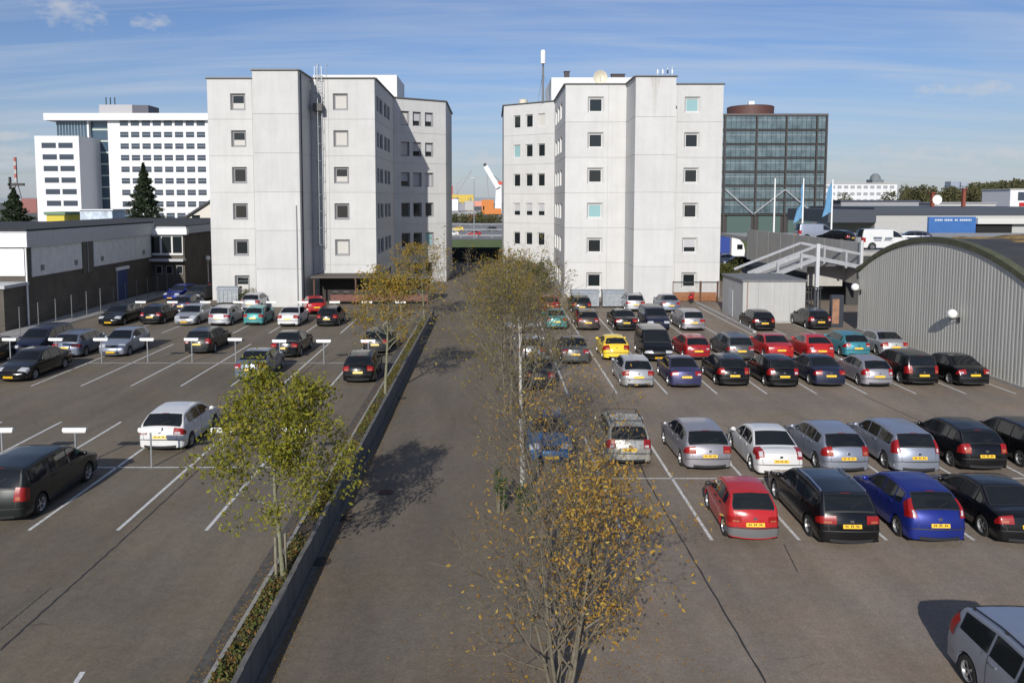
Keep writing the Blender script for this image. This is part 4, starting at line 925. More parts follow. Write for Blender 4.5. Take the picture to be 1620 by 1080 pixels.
ordn = ['first', 'second', 'third', 'fourth', 'fifth', 'sixth', 'seventh', 'eighth', 'ninth', 'tenth']
near = ['T-shaped white bay sign at the left edge behind dark people carrier', 'T-shaped white bay sign at nose of dark people carrier', 'T-shaped white bay sign just before the white hatchback tail', 'T-shaped white bay sign at left side of nearest green tree', 'T-shaped white bay sign seen through the nearest green tree crown']
for px, lb in zip((5, 121, 240, 354, 467), near): sign(px, 739, lb, 'near')
for i, px in enumerate((17, 90, 161, 234, 304, 373, 443, 512.6, 583)): sign(px, 573 + (px > 400) * 3, 'T-shaped white bay sign in middle left row, ' + ordn[i] + ' from the left', 'middle')
for i, px in enumerate((223.7, 274, 326, 378, 430, 480, 530, 581, 634)): sign(px, 504.6, 'T-shaped white bay sign in far left row, ' + ordn[i] + ' from the left', 'far')

# ------------------------------------------------------------------ the cars
def X2(px, py): return gX(px, py)
R1, R2, R3, R4, R5, R6 = gY(847), gY(742), gY(612), gY(570), gY(521.5), gY(494)
GR, GLf = 'cars parked in the right lot', 'cars parked in the left lot'
def C(label, typ, col, X, Y, away=True, **k):
    k.setdefault('group', GR if X > 0 else GLf); k.setdefault('rot', random.uniform(-1.2, 1.2)); return car(label, typ, col, X, Y, away, **k)
random.seed(5)
C('small red boxy hatchback with grey bumpers nearest in the right lot', 'hatch', 'red', 7.5, R1, L=3.3, Wd=1.5, H=1.44, bumper=GREYTRIM, lights='bar', spoke=0, rot=-2)
C('black estate with roof rails beside small red hatchback', 'wagon', 'black', 10.12, R1, L=4.75, Wd=1.81, H=1.49, rails=2, rot=-1)
C('bright blue hatchback with tall red tail lights in front row', 'hatch', 'blue', 12.66, R1, L=4.05, Wd=1.69, H=1.50, lights='high', rot=-1)
C('black low coupe beside bright blue hatchback', 'sedan', 'black', 15.2, R1, L=4.4, Wd=1.78, H=1.37, rot=-1, lights='low')
C('mid blue car facing camera behind the pale trunk', 'hatch', 'midblue', 2.2, gY(726), False, L=4.0, Wd=1.7)
def rack(root, s, sh, put):
    m = MB()
    for w in (-1, 1): 
        p = [s.surf(q * s.L, w, .11) for q in np.linspace(.45, .8, 6)]
        for a, b in zip(p, p[1:]): m.tube(a, b, .02, n=5)
    for q in (.45, .62, .8):
        p = [s.surf(q * s.L, w, .11) for w in (-1, -.5, 0, .5, 1)]
        for a, b in zip(p, p[1:]): m.tube(a, b, .02, n=5)
        for w in (-1, 1): m.tube(s.surf(q * s.L, w, 0), s.surf(q * s.L, w, .11), .02, n=5)
    sh(put('roof_rack', m.mesh('roof_rack'), TRIM))
C('pale beige estate with roof rack behind the bare trees', 'wagon', 'beige', 5.08, gY(727), L=4.4, Wd=1.72, bumper=None, lights='mid', extras=rack)
C('lilac grey hatchback with full width red tail lights', 'hatch', 'lilac', 7.82, gY(736), L=4.25, Wd=1.77, H=1.46, lights='low')
C('white older hatchback with grey rear window in second row', 'sedan', 'white', 10.2, gY(745), L=4.25, Wd=1.70, H=1.40, lights='mid', rot=-1.5, glass=None)
C('silver blue hatchback between white car and grey estate', 'hatch', 'steel', 12.68, gY(740), L=4.15, Wd=1.73, H=1.44, lights='mid')
C('grey blue estate with tall red tail lights beside silver hatchback', 'wagon', 'steel', 15.2, gY(740), L=4.5, Wd=1.72, H=1.47, lights='high', bumper=None)
C('black compact hatchback right of the grey blue estate', 'hatch', 'black', 17.75, gY(737), L=4.2, Wd=1.76, H=1.50, lights='mid')
C('black estate cut by the right edge in second row', 'wagon', 'black', 20.3, gY(738), L=4.7, Wd=1.8, H=1.47)
C('dark car seen through the leaves at left end of third row', 'sedan', 'dgrey', 2.45, R3, L=4.4)
C('silver hatchback with dark rear glass at line of third row', 'hatch', 'silver', 7.62, gY(610), L=4.05, Wd=1.73, H=1.46, lights='low')
C('dark violet blue saloon beside silver hatchback in third row', 'sedan', 'violet', 10.12, gY(610), L=4.2, Wd=1.7, H=1.42, lights='low')
C('black hatchback with tall tail lights, third row by violet saloon', 'hatch', 'black', 12.7, gY(608), L=3.95, Wd=1.72, H=1.48, lights='mid')
C('black small hatchback left of navy saloon in third row', 'hatch', 'black', 15.2, gY(610), L=3.75, Wd=1.69, H=1.51, lights='mid', spoke=0)
C('navy saloon with low boot in third row', 'sedan', 'navy', 17.7, gY(608), L=4.35, Wd=1.71, H=1.41)
C('silver small hatchback between navy saloon and black off-roader', 'hatch', 'lilac', 20.2, gY(609), L=3.8, Wd=1.65, H=1.44, lights='mid', spoke=0)
C('black tall off-roader near right end of third row', 'mpv', 'black', 22.7, gY(606), L=4.4, Wd=1.8, H=1.62, lights='low')
C('black long saloon beside corrugated hall at end of third row', 'sedan', 'black', 25.25, gY(607), L=4.6, Wd=1.78, H=1.44)
C('silver car seen through leaves at left end of fourth row', 'hatch', 'silver', 2.4, R4, L=4.1)
C('grey saloon with wide red lights left of yellow car', 'sedan', 'graphite', 5.0, gY(573), L=4.5, Wd=1.74)
C('bright yellow rounded small car', 'round', 'yellow', 7.6, gY(568), L=3.62, Wd=1.64, H=1.40, lights='low')
C('black tall van-like car facing camera beside yellow car', 'van', 'black', 10.1, gY(570), False, L=4.3, Wd=1.8, H=1.80)
C('dark red older hatchback right of black tall car', 'hatch', 'darkred', 12.6, gY(567), L=3.9, Wd=1.62, H=1.39, lights='low', spoke=0)
C('two-tone dark estate between red cars in fourth row', 'wagon', 'graphite', 15.15, gY(568), L=4.5, Wd=1.74, H=1.46, lights='low')
C('bright red low coupe in fourth row right of dark estate', 'sedan', 'red', 17.7, gY(566), L=4.2, Wd=1.72, H=1.36, lights='low')
C('bright red rounded hatchback left of teal car', 'round', 'red', 20.0, gY(569), L=3.9, Wd=1.7, H=1.48, lights='low')
C('teal blue hatchback in fourth row', 'hatch', 'tealblue', 22.7, gY(563), L=4.0, Wd=1.72, H=1.45, lights='low')
C('silver saloon at right end of fourth row by the hall', 'sedan', 'silver', 25.2, gY(561), L=4.5, Wd=1.75, H=1.41)
C('green teal older saloon under the trees in fifth row', 'sedan', 'teal', 4.9, gY(519.5), L=4.2, Wd=1.68, H=1.38)
C('dark brown hatchback right of the green teal saloon', 'hatch', 'brown', 7.25, gY(521), L=4.1, Wd=1.7)
C('black saloon in front of the steel bins in fifth row', 'sedan', 'black', 10.05, R5, L=4.5, Wd=1.76)
C('dark blue people carrier facing camera in fifth row', 'mpv', 'navy', 12.5, gY(521), False, L=4.3, Wd=1.78, H=1.6)
C('silver grey estate at end of fifth row', 'wagon', 'lilac', 15.1, R5, L=4.6, Wd=1.78, H=1.47)
C('black hatchback standing before the white shed', 'hatch', 'black', 20.35, gY(522), L=4.0, Wd=1.74)
C('black hatchback between white shed and corrugated hall', 'hatch', 'black', 24.75, gY(520), L=4.2, Wd=1.76, H=1.47, lights='mid')
C('dark red car mostly hidden behind green teal saloon', 'hatch', 'darkred', 5.05, R6, L=4.0)
C('dark car behind the brown hatchback by steel bins', 'hatch', 'dgrey', 7.75, gY(495), L=4.0)
C('silver estate with roof rails nearest the right stair tower', 'wagon', 'silver', 12.6, gY(492), L=4.0, H=1.5, rails=1)
C('grey saloon behind the silver grey estate', 'sedan', 'bluegrey', 15.6, gY(493), L=4.4)
C('silver estate with roof rails cut by lower right corner', 'wagon', 'steel', 10.5, gY(1090) - 2.75, False, L=4.75, Wd=1.83, H=1.52, rails=1, lights='high', rot=0, group='car in the near right corner')
# left lot
C('dark grey people carrier at left edge nearest in the left lot', 'mpv', 'dgreen', -15.05, gY(812), L=4.8, Wd=1.95, H=1.66, lights='mid', rot=0)
C('white rounded hatchback alone in the left lot', 'hatch', 'white', -12.85, gY(706), L=4.35, Wd=1.84, H=1.49, lights='low')
C('black saloon facing camera at left edge of middle left row', 'sedan', 'black', -25.85, gY(600), False, L=4.85, Wd=1.82, H=1.45)
C('dark car cut by left edge beside black facing saloon', 'hatch', 'dgrey', -30.6, gY(580), False, L=4.2)
C('blue grey saloon above the nearest green tree', 'sedan', 'bluegrey', -13.1, gY(598), L=4.6, Wd=1.78, H=1.45)
C('black liftback beside planting strip in middle left row', 'hatch', 'black', -7.15, gY(602), L=4.3, Wd=1.75, H=1.46, lights='low')
C('navy off-roader facing camera behind black facing saloon', 'mpv', 'navy', -29.0, gY(562), False, L=4.5, Wd=1.8, H=1.66)
C('steel grey estate with white tail in middle left row', 'wagon', 'bluegrey', -26.4, gY(563), L=4.6, Wd=1.8, H=1.50)
C('silver blue hatchback facing camera in middle left row', 'hatch', 'steel', -23.7, gY(562), False, L=4.0, Wd=1.72, H=1.54)
C('dark green estate in middle left row', 'wagon', 'dgreen', -18.7, gY(557), L=4.55, Wd=1.75, H=1.48, lights='mid')
C('black saloon behind the blue grey saloon', 'sedan', 'black', -12.85, gY(563), L=4.5, Wd=1.77, H=1.44)
C('dark car under the tree at end of middle left row', 'hatch', 'dgrey', -7.4, gY(557), L=4.1)
C('black saloon facing camera at left end of far row', 'sedan', 'black', -29.7, gY(514), False, L=4.6, Wd=1.78, H=1.45)
C('black hatchback left of pale silver facing car in far row', 'hatch', 'black', -26.8, gY(512), L=3.9, Wd=1.74, H=1.48)
C('pale silver saloon facing camera in far left row', 'sedan', 'silver', -23.95, gY(513), False, L=4.5, Wd=1.76, H=1.43)
C('silver white estate right of pale silver facing car', 'wagon', 'silver', -21.2, gY(514), L=4.5, Wd=1.76, H=1.46)
C('turquoise small hatchback in far left row', 'hatch', 'teal', -18.6, gY(513.5), L=3.6, Wd=1.63, H=1.42)
C('white saloon right of turquoise hatchback', 'sedan', 'white', -15.75, gY(515), L=4.3, Wd=1.72, H=1.4)
C('black hatchback at right end of far left row', 'hatch', 'black', -12.75, gY(515), L=4.0, Wd=1.72, H=1.45)
C('silver hatchback half hidden behind turquoise hatchback', 'hatch', 'silver', -21.4, gY(490), L=4.0)
C('navy hatchback half hidden behind black hatchback by first sign posts', 'hatch', 'navy', -26.9, gY(494), L=4.0)
C('bright red hatchback at foot of the left stair tower', 'hatch', 'red', -15.2, gY(496), L=3.7, Wd=1.68, rot=20)
C('blue hatchback facing camera by the chain link fence', 'hatch', 'blue', -31.0, gY(475), False, L=4.0, rot=-12)
C('dark hatchback beside the blue facing hatchback', 'hatch', 'dgrey', -28.75, gY(477), False, L=4.1, rot=-8)
C('black car last in the lane by the globe lamp', 'hatch', 'black', -29.2, gY(462), True, L=4.1)

# ------------------------------------------------------------------ steel bins
def steel_bin(label, X, Y, w, grp):
    b = thing('steel_bin', label, 'bin', (X, Y, 0), group=grp); G_ = mat('bin_grey', (.34, .37, .40), .45, metal=.4, var=.25, vscale=3)
    m = MB().box(-w / 2, w / 2, 0, 1.2, .15, 1.35)
    for i in range(5): x = -w / 2 + w * (i + .5) / 5; m.box(x - .03, x + .03, -.05, 0, .2, 1.3)
    m.build('body', G_, b)
    lid = MB(); lid.grid([[(x, .6 + .68 * math.cos(t), 1.36 + .28 * math.sin(t)) for t in np.linspace(0, math.pi, 7)] for x in (-w / 2 - .04, w / 2 + .04)]); lid.build('lid', G_, b)
    for x in (-w / 2 + .15, w / 2 - .15):
        for y in (.15, 1.05): MB().lathe([(.001, -.03), (.08, -.03), (.08, .03), (.001, .03)], (x, y, .08), 8, 'x').build('castor', DARK, b)
for px, w, lb in ((926, 2.5, 'left of two grey steel bins before the right block'), (971, 2.0, 'right of two grey steel bins before the right block')): steel_bin(lb, gX(px, 487), gY(487), w, 'steel bins at the right block')
steel_bin('grey steel bin at corner of the left block', gX(360, 481), gY(481), 2.0, 'steel bins at the left block')

# ------------------------------------------------------------------ bicycles and scooter
def bicycle(label, X, Y, rz, col):
    b = thing('bicycle', label, 'bicycle', (X, Y, 0), rz, 'bicycles in the shelter'); fm_ = mat('bike_' + col, {'black': (.02, .02, .02), 'red': (.3, .02, .02), 'blue': (.05, .1, .25), 'grey': (.3, .3, .3)}[col], .4)
    for x in (-.52, .52):
        m = MB(); pts = [(x + .34 * math.cos(t), 0, .35 + .34 * math.sin(t)) for t in np.linspace(0, 2 * math.pi, 17)]
        for p, q in zip(pts, pts[1:]): m.tube(p, q, .018, n=4, cap=False)
        for i in range(8): m.tube((x, 0, .35), pts[i * 2], .004, n=3, cap=False)
        m.build('wheel', TYRE, b)
    f_ = MB()
    for p, q in (((-.52, 0, .35), (-.1, 0, .33)), ((-.1, 0, .33), (-.22, 0, .85)), ((-.52, 0, .35), (-.2, 0, .75)), ((-.1, 0, .33), (.38, 0, .8)), ((-.2, 0, .75), (.38, 0, .85)), ((.36, 0, 1.0), (.52, 0, .35))): f_.tube(p, q, .02, n=5)
    f_.build('frame', fm_, b); MB().box(-.36, -.1, -.07, .07, .85, .92).build('saddle', DARK, b); MB().tube((.34, -.28, 1.05), (.34, .28, 1.05), .015, n=5).build('handlebar', STEEL, b)
for i in range(8):
    bicycle('bicycle parked in the shelter, ' + ordn[i] + ' from the stair tower', -15.0 + i * 1.05, 75.6, math.radians(78 + rnd.uniform(-9, 9)), ['black', 'red', 'grey', 'blue'][i % 4])
sc_ = thing('motor_scooter', 'red scooter standing by the wooden gate near the shed', 'scooter', (19.0, 75.6, 0), math.radians(70))
for x in (-.5, .5): MB().lathe([(.12, -.05), (.22, -.05), (.24, 0), (.22, .05), (.12, .05)], (x, 0, .24), 14, 'y').build('wheel', TYRE, sc_)
m = MB(); m.ball((-.35, 0, .6), .28, 12, 8, .8); m.build('body', PAINTS['red'], sc_, True); MB().box(-.2, .3, -.16, .16, .25, .33).build('floorboard', DARK, sc_); MB().box(.28, .36, -.2, .2, .3, .95).build('leg_shield', PAINTS['red'], sc_)
MB().tube((.5, 0, .24), (.3, 0, 1.05), .03, n=6).build('fork', STEEL, sc_); MB().tube((.3, -.3, 1.05), (.3, .3, 1.05), .02, n=6).build('handlebar', DARK, sc_); MB().box(-.65, -.05, -.14, .14, .8, .88).build('seat', DARK, sc_)

# ------------------------------------------------------------------ street lamps
def globe_lamp(label, X, Y, H):
    o = thing('street_lamp', label, 'street lamp', (X, Y, 0)); MB().tube((0, 0, 0), (0, 0, H), .06, .045).build('pole', WHITEM, o); MB().ball((0, 0, H + .25), .3, 14, 8).build('globe', GLOBE, o, True)
globe_lamp('white globe street lamp at left corner of left block', gX(330, 452), gY(452), 2.9)
o = thing('street_lamp', 'white street lamp post with two lamp heads among the bare trees', 'street lamp', (gX(824, 640), gY(640), 0)); H_ = 3.75
MB().tube((0, 0, 0), (0, 0, H_), .07, .05).build('pole', mat('lamp_pole', (.5, .5, .47), .5), o)
for sg in (-1, 1):
    a = MB().tube((0, 0, H_), (sg * .5, 0, H_ + .08), .03, n=6).build('arm', WHITEM, o); MB().ball((sg * .6, 0, H_ + .1), .26, 12, 8, .55).build('lamp_head', WHITEM, a, True)

# ------------------------------------------------------------------ trees
BARK_G = mat('bark_greenish', (.20, .20, .13), .9, var=.4, vscale=9, bump=.5, bscale=25)
BARK_B = mat('bark_brown', (.145, .125, .09), .9, var=.4, vscale=9, bump=.5, bscale=25)
BARK_W = mat('bark_pale', (.42, .41, .37), .85, var=.35, vscale=7, bump=.4, bscale=20)
L_GREEN = leafmat('leaf_green_yellow', [(.15, .165, .018), (.22, .235, .025), (.31, .29, .03), (.18, .19, .02), (.36, .29, .04), (.11, .13, .018)], .4)
L_YEL = leafmat('leaf_yellow_brown', [(.30, .21, .03), (.38, .26, .03), (.22, .16, .03), (.42, .22, .03), (.16, .14, .03), (.34, .28, .05)], .35)
L_ORG = leafmat('leaf_orange', [(.40, .22, .035), (.48, .32, .06), (.30, .15, .03), (.44, .27, .05), (.22, .12, .03), (.52, .40, .09)], .35)
L_OLIVE = leafmat('leaf_olive', [(.20, .17, .03), (.27, .20, .03), (.14, .14, .03), (.31, .20, .03), (.12, .11, .03), (.34, .26, .05)], .35)
def tree(name, label, X, Y, spec, leaf, bark, group, cat='tree'):
    rs = random.Random(spec['seed']); segs = []; tips = []
    H, r0 = spec['H'], spec['r']; clear = spec['clear']; lean = spec.get('lean', (0, 0)); maxlev = spec.get('lev', 4)
    def branch(p, d, L, r, lev):
        n_ = max(3, int(L / (.35 if lev < 2 else .22))); pts = [Vector(p)]; dd = Vector(d).normalized()
        for i in range(n_):
            w = spec.get('wob', .16) * (1 + .3 * lev if lev else .3); dd = (dd + Vector((rs.uniform(-w, w), rs.uniform(-w, w), rs.uniform(-w, w) + (spec.get('up', .05) if lev else .02)))).normalized()
            pts.append(pts[-1] + dd * L / n_)
        for i in range(n_):
            ra, rb = r * (1 - .75 * i / n_), r * (1 - .75 * (i + 1) / n_); segs.append((pts[i], pts[i + 1], max(ra, spec.get('tw', .006)), max(rb, spec.get('tw', .006) * .8), lev))
        if lev >= maxlev - 1:
            for i in range(1, n_ + 1): tips.append((pts[i], lev))
        if lev >= maxlev: return
        k = spec['kids'][lev]
        for i in range(k):
            t = (clear if lev == 0 else .25) + (1 - (clear if lev == 0 else .25)) * (i + rs.uniform(.1, .9)) / k
            j = min(int(t * n_), n_ - 1); base = pts[j].lerp(pts[j + 1], t * n_ - j); pd = (pts[j + 1] - pts[j]).normalized()
            az = i * 2.4 + rs.uniform(-.5, .5); side = pd.orthogonal().normalized(); side = side * math.cos(az) + pd.cross(side) * math.sin(az)
            sp = spec['ang'] * (1.0 if lev else (1.15 - .4 * t)) + rs.uniform(-.15, .15)
            nd = pd * math.cos(sp) + side * math.sin(sp)
            if lev == 0:
                tt = (t - clear) / (1 - clear); LL = spec['R'] * spec.get('shape', lambda q: .55 + .75 * math.sin(math.pi * min(1, q * 1.0 + .12)))(tt) * rs.uniform(.8, 1.15)
            else: LL = L * rs.uniform(.38, .6) * (1.1 - .4 * t)
            branch(base, nd, LL, max(r * (1 - .75 * t) * .55, .006), lev + 1)
    stems = spec.get('stems', 1)
    for s_ in range(stems):
        a = 2 * math.pi * s_ / max(stems, 1) + .5; off = Vector((.12 * math.cos(a), .12 * math.sin(a), 0)) if stems > 1 else Vector((0, 0, 0))
        spl = spec.get('splay', .28) if stems > 1 else 0
        branch(Vector((0, 0, -.03)) + off, Vector((lean[0] + spl * math.cos(a), lean[1] + spl * math.sin(a), 1)), H * (1 if s_ == 0 else rs.uniform(.7, 1)), r0 * (1 if s_ == 0 else .75), 0)
    root = thing(name, label, cat, (X, Y, spec.get('z', 0)), spec.get('rz', 0), group)
    m = MB()
    m2 = MB()
    for a, b, ra, rb, lev in segs: (m if lev == 0 else m2).tube(a, b, ra, rb, n=(9, 6, 4, 3, 3, 3)[lev], cap=False)
    m.build('trunk', bark, root, True); m2.build('limbs', spec.get('limb', bark), root, True)
    rn = np.random.RandomState(spec['seed']); pts = []
    T = np.array([tuple(p) for p, l in tips])
    if len(T) and spec['leaves']:
        # leaf density follows clumps: whole twigs are leafy or bare
        cl = np.floor(T / spec.get('clump', .7)).astype(int); h = (cl[:, 0] * 73856093 ^ cl[:, 1] * 19349663 ^ cl[:, 2] * 83492791) % 1000 / 1000.0
        w = np.where(h < spec.get('bare', .25), .08, 1.0)
        if 'bias' in spec: w = w * np.array([max(.02, spec['bias'](p)) for p in T])
        idx = rn.choice(len(T), spec['leaves'], p=w / w.sum()); P_ = T[idx] + rn.normal(0, spec.get('jit', .09), (spec['leaves'], 3)); P_[:, 2] = np.maximum(P_[:, 2], .05)
        v, f = leaf_cloud(P_, spec['ls'], .5, rn); link('crown', npmesh('crown', v, f, leaf), leaf, root)
    return root
GT = 'trees in the planting strip left of the road'
tree('street_tree', 'young tree with green yellow leaves and stakes, nearest in planting strip', -5.45, gY(912), dict(H=4.9, r=.07, clear=.36, R=1.75, kids=[19, 6, 4], ang=1.15, lev=3, leaves=8200, ls=.064, jit=.17, seed=4, bare=.48, up=.07, clump=.55, shape=lambda q: 1.25 - .75 * q, wob=.2), L_GREEN, BARK_G, GT)
tree('street_tree', 'young tree with yellowing leaves midway along the planting strip', -5.3, gY(628), dict(H=5.6, r=.08, clear=.42, R=2.0, kids=[15, 6, 4], ang=1.0, lev=3, leaves=3400, ls=.075, jit=.14, seed=9, bare=.35, up=.08, clump=.6), L_YEL, BARK_G, GT)
tree('street_tree', 'thin yellow tree at far end of the planting strip', -5.35, gY(512), dict(H=5.4, r=.075, clear=.35, R=2.3, kids=[14, 6, 4], ang=1.0, lev=3, leaves=3000, ls=.08, jit=.14, seed=12, bare=.35, up=.08), L_YEL, BARK_G, GT)
GT2 = 'half bare trees between road and right lot'
tree('half_bare_tree', 'orange leaved many-stemmed tree at the bottom edge', 1.35, 14.9, dict(H=4.1, r=.06, clear=.1, R=1.9, kids=[10, 6, 3], ang=.8, lev=3, leaves=3600, ls=.05, jit=.2, seed=21, bare=.45, up=.10, stems=5, splay=.25, clump=.5, tw=.0045, bias=lambda p: 1.6 if p[0] > -.1 else .35), L_ORG, BARK_B, GT2)
tree('half_bare_tree', 'nearly bare tree with pale trunk before the blue car', .98, gY(800), dict(H=6.2, r=.105, clear=.3, R=3.0, kids=[18, 8, 5, 3], ang=.85, lev=4, leaves=2600, ls=.05, jit=.16, seed=23, bare=.45, up=.08, wob=.13, tw=.004, limb=BARK_B), L_OLIVE, BARK_W, GT2)
tree('half_bare_tree', 'sparse olive leaved tree second along the right of the road', .75, gY(655), dict(H=5.6, r=.085, clear=.2, R=2.2, kids=[16, 7, 4], ang=.8, lev=3, leaves=1500, ls=.07, jit=.13, seed=25, bare=.4, up=.12, stems=2, splay=.12, tw=.0045), L_OLIVE, BARK_B, GT2)
tree('half_bare_tree', 'yellow brown tree third along the right of the road', .6, gY(570), dict(H=5.0, r=.085, clear=.2, R=2.1, kids=[16, 7, 4], ang=.75, lev=3, leaves=2200, ls=.065, jit=.14, seed=27, bare=.3, up=.12, stems=2, splay=.1), L_OLIVE, BARK_B, GT2)
tree('half_bare_tree', 'dense yellow brown tree farthest along the right of the road', .9, gY(520), dict(H=4.6, r=.085, clear=.15, R=2.5, kids=[18, 7, 5], ang=.85, lev=3, leaves=4200, ls=.075, jit=.16, seed=29, bare=.25, up=.10, stems=2, splay=.12), L_YEL, BARK_B, GT2)
tree('half_bare_tree', 'low spreading twiggy tree with few leaves left of the front row bays', 1.75, gY(885), dict(H=4.4, r=.06, clear=.15, R=2.0, kids=[12, 8, 5], ang=.85, lev=3, leaves=1300, ls=.048, jit=.15, seed=31, bare=.5, up=.08, stems=4, splay=.28, tw=.004), L_ORG, BARK_B, GT2)
# stakes
for i, (px, py) in enumerate(((437, 917), (452, 910))):
    tag(MB().tube((gX(px, py), gY(py), 0), (gX(px, py), gY(py), 1.15), .042, .04, 10).build('tree_stake', mat('stake_wood', (.21, .19, .14), .9, var=.4, vscale=8), None, True, 40), ['left', 'right'][i] + ' wooden stake beside the nearest strip tree', 'stake', 'tree stakes')
# shrubs
def shrub(label, X, Y, rx, ry, h, n, leaf, ls=.06, cat='bush', name='shrub', group=None, z=0, seed=1):
    o = thing(name, label, cat, (X, Y, z), 0, group); rn = np.random.RandomState(seed); m = MB(); rr = random.Random(seed)
    for i in range(14):
        a = rr.uniform(0, 6.28); q = rr.uniform(.2, .95); m.tube((.1 * math.cos(a), .1 * math.sin(a), -.02), (rx * q * math.cos(a), ry * q * math.sin(a), h * rr.uniform(.5, .9)), .025, .008, n=4, cap=False)
    m.build('stem', BARK_B, o)
    nc = 26; C_ = np.stack([rn.uniform(-1, 1, nc) * rx * .75, rn.uniform(-1, 1, nc) * ry * .75, rn.uniform(.2, .8, nc) * h], 1)
    k = rn.randint(0, nc, n); d = rn.normal(size=(n, 3)); d /= np.linalg.norm(d, axis=1, keepdims=True); P_ = C_[k] + d * (rn.uniform(.5, 1, (n, 1)) * np.array([rx, ry, h]) * .38)
    P_[:, 2] = np.maximum(P_[:, 2], .04); v, f = leaf_cloud(P_, ls, .6, rn); link('foliage', npmesh('foliage', v, f, leaf), leaf, o); return o
L_HEDGE = leafmat('leaf_hedge', [(.035, .055, .014), (.06, .085, .02), (.10, .11, .025), (.14, .12, .03), (.05, .07, .02)], .25)
L_IVY = leafmat('leaf_ivy', [(.025, .05, .012), (.04, .075, .016), (.06, .10, .02)], .2)
shrub('green bush against the angled wing of the right block', 4.6, 88, 2.6, 4.5, 3.4, 6500, L_HEDGE, .10, seed=3)
shrub('yellow green bush under the far tree by the right block', 3.2, 78, 1.6, 3.2, 2.6, 4200, L_YEL, .085, seed=5)
shrub('ivy covered stump below the pale trunk', 1.05, gY(812), .32, .32, .9, 900, L_IVY, .05, seed=7)
shrub('ivy clump left of the pale trunk', gX(792, 815), gY(815) + .3, .22, .22, 1.5, 600, L_IVY, .045, seed=8)
shrub('green hedge bush behind the white shed', 27.3, 97, 3.2, 2.0, 2.6, 4500, L_HEDGE, .11, seed=9)
shrub('dark bush beside the steel bin at left block', -23.0, 75.6, 1.1, .9, 1.3, 1800, L_HEDGE, .06, seed=10)
# ------------------------------------------------------------------ far things
def at(px, py, Y): z = zat(py, Y); return xat(px, Y, z), z
# white office far left
Y = 230; FW = mat('far_white', (.64, .645, .66), .5)
fw = thing('white_office', 'bright white far office building with rows of dark windows on left', 'building', (0, Y, 0))
def fx(px, py=250): return xat(px, Y, zat(py, Y))
def fz(py): return zat(py, Y)
MB().box(fx(172), fx(345), 0, 18, 0, fz(182)).build('main_wall', FW, fw)
MB().box(fx(76), fx(345), -1.5, 18, fz(191), fz(180)).build('roof_slab', FW, fw)
MB().box(xat(56, Y - 10, 20), xat(126, Y - 10, 20), -10, 12, 0, zat(215, Y - 10)).build('wing_wall', FW, fw)
MB().box(fx(140), fx(172), 2.0, 16, 0, fz(191)).build('stair_glazing', GLASSB, fw)
MB().box(fx(88), fx(138), 1.0, 14, fz(216), fz(191)).build('top_glazing', GLASSB, fw)
for i in range(11): x = fx(89) + (fx(137) - fx(89)) * i / 10; MB().box(x - .1, x + .1, .85, 1.0, fz(216), fz(191)).build('mullion', mat('mull', (.2, .25, .3), .5), fw)
MB().box(fx(138), fx(140.5), .6, 16, 0, fz(191)).build('pier', FW, fw)
for r in range(8): MB().box(fx(143), fx(170), 1.8, 2.0, fz(205.5 + 18.3 * r), fz(203 + 18.3 * r)).build('spandrel', mat('pale_green', (.45, .5, .45), .5), fw)
DG = mat('far_dark_glass', (.045, .06, .085), .12, spec=.6)
for r in range(9):
    y0 = 190.5 + 18.3 * r
    for c in range(8):
        x0 = 191.5 + (c // 2) * 34.6 + (c % 2) * 17.2; x0 -= 0; 
        w = MB().box(fx(x0), fx(x0 + 13), -.06, .02, fz(y0 + 8.6), fz(y0)).build('window', DG, fw)
        MB().box(fx(x0) , fx(x0 + 13), -.09, -.06, fz(y0 + 4.4), fz(y0 + 3.6)).build('transom', mat('mull', (.2, .25, .3), .5), w)
Y2 = Y - 10
for r in range(8):
    for c in range(2):
        x0 = 67 + c * 26.5 + r * .9; py = 226 + 18.3 * r
        MB().box(xat(x0, Y2, 20), xat(x0 + 22.5, Y2, 20), -10.06, -9.98, zat(py + 8.3, Y2), zat(py, Y2)).build('window', DG, fw)
rx = thing('roof_plant_house', 'grey roof plant house with chimneys on the white office', 'roof house', (0, Y + 4, fz(180)))
m = MB().box(fx(149), fx(203), 0, 8, 0, 3.0); m.build('wall', mat('rp', (.36, .36, .38), .6), rx); MB().box(fx(203) + .02, fx(229), -.5, 7, 0, 2.8).build('dark_wall', mat('rp2', (.07, .075, .1), .6), rx)
for px in (158, 165, 172): MB().tube((fx(px), 1, 2.8), (fx(px), 1, 5.2), .15, n=6).build('chimney', DARK, rx)
# dark glass office right
Y = 205; dg = thing('glass_office', 'dark steel and glass office building with round brown roof drum', 'building', (0, Y, 0))
DM = mat('dark_mullion', (.045, .04, .04), .5)
def glassm():
    m = bpy.data.materials.new('office_glass'); m.use_nodes = True; t = m.node_tree; n = NT(t); b = t.nodes['Principled BSDF']; L = t.links.new
    tc = n('ShaderNodeTexCoord'); nz = n('ShaderNodeTexNoise'); nz.inputs['Scale'].default_value = .45; nz.inputs['Detail'].default_value = 5; L(tc.outputs['Object'], nz.inputs['Vector'])
    cr = n('ShaderNodeValToRGB'); cr.color_ramp.elements[0].position = .35; cr.color_ramp.elements[0].color = (.07, .105, .12, 1); cr.color_ramp.elements[1].position = .75; cr.color_ramp.elements[1].color = (.15, .21, .235, 1)
    L(nz.outputs['Fac'], cr.inputs[0]); L(cr.outputs[0], b.inputs['Base Color']); b.inputs['Roughness'].default_value = .08; b.inputs['Specular IOR Level'].default_value = .8; return m
OG = glassm()
cols = [1130, 1144, 1194, 1240.6, 1288.5, 1303.5]; rows = [182, 205.5, 228, 249.6, 271.7, 293.7, 316, 339]
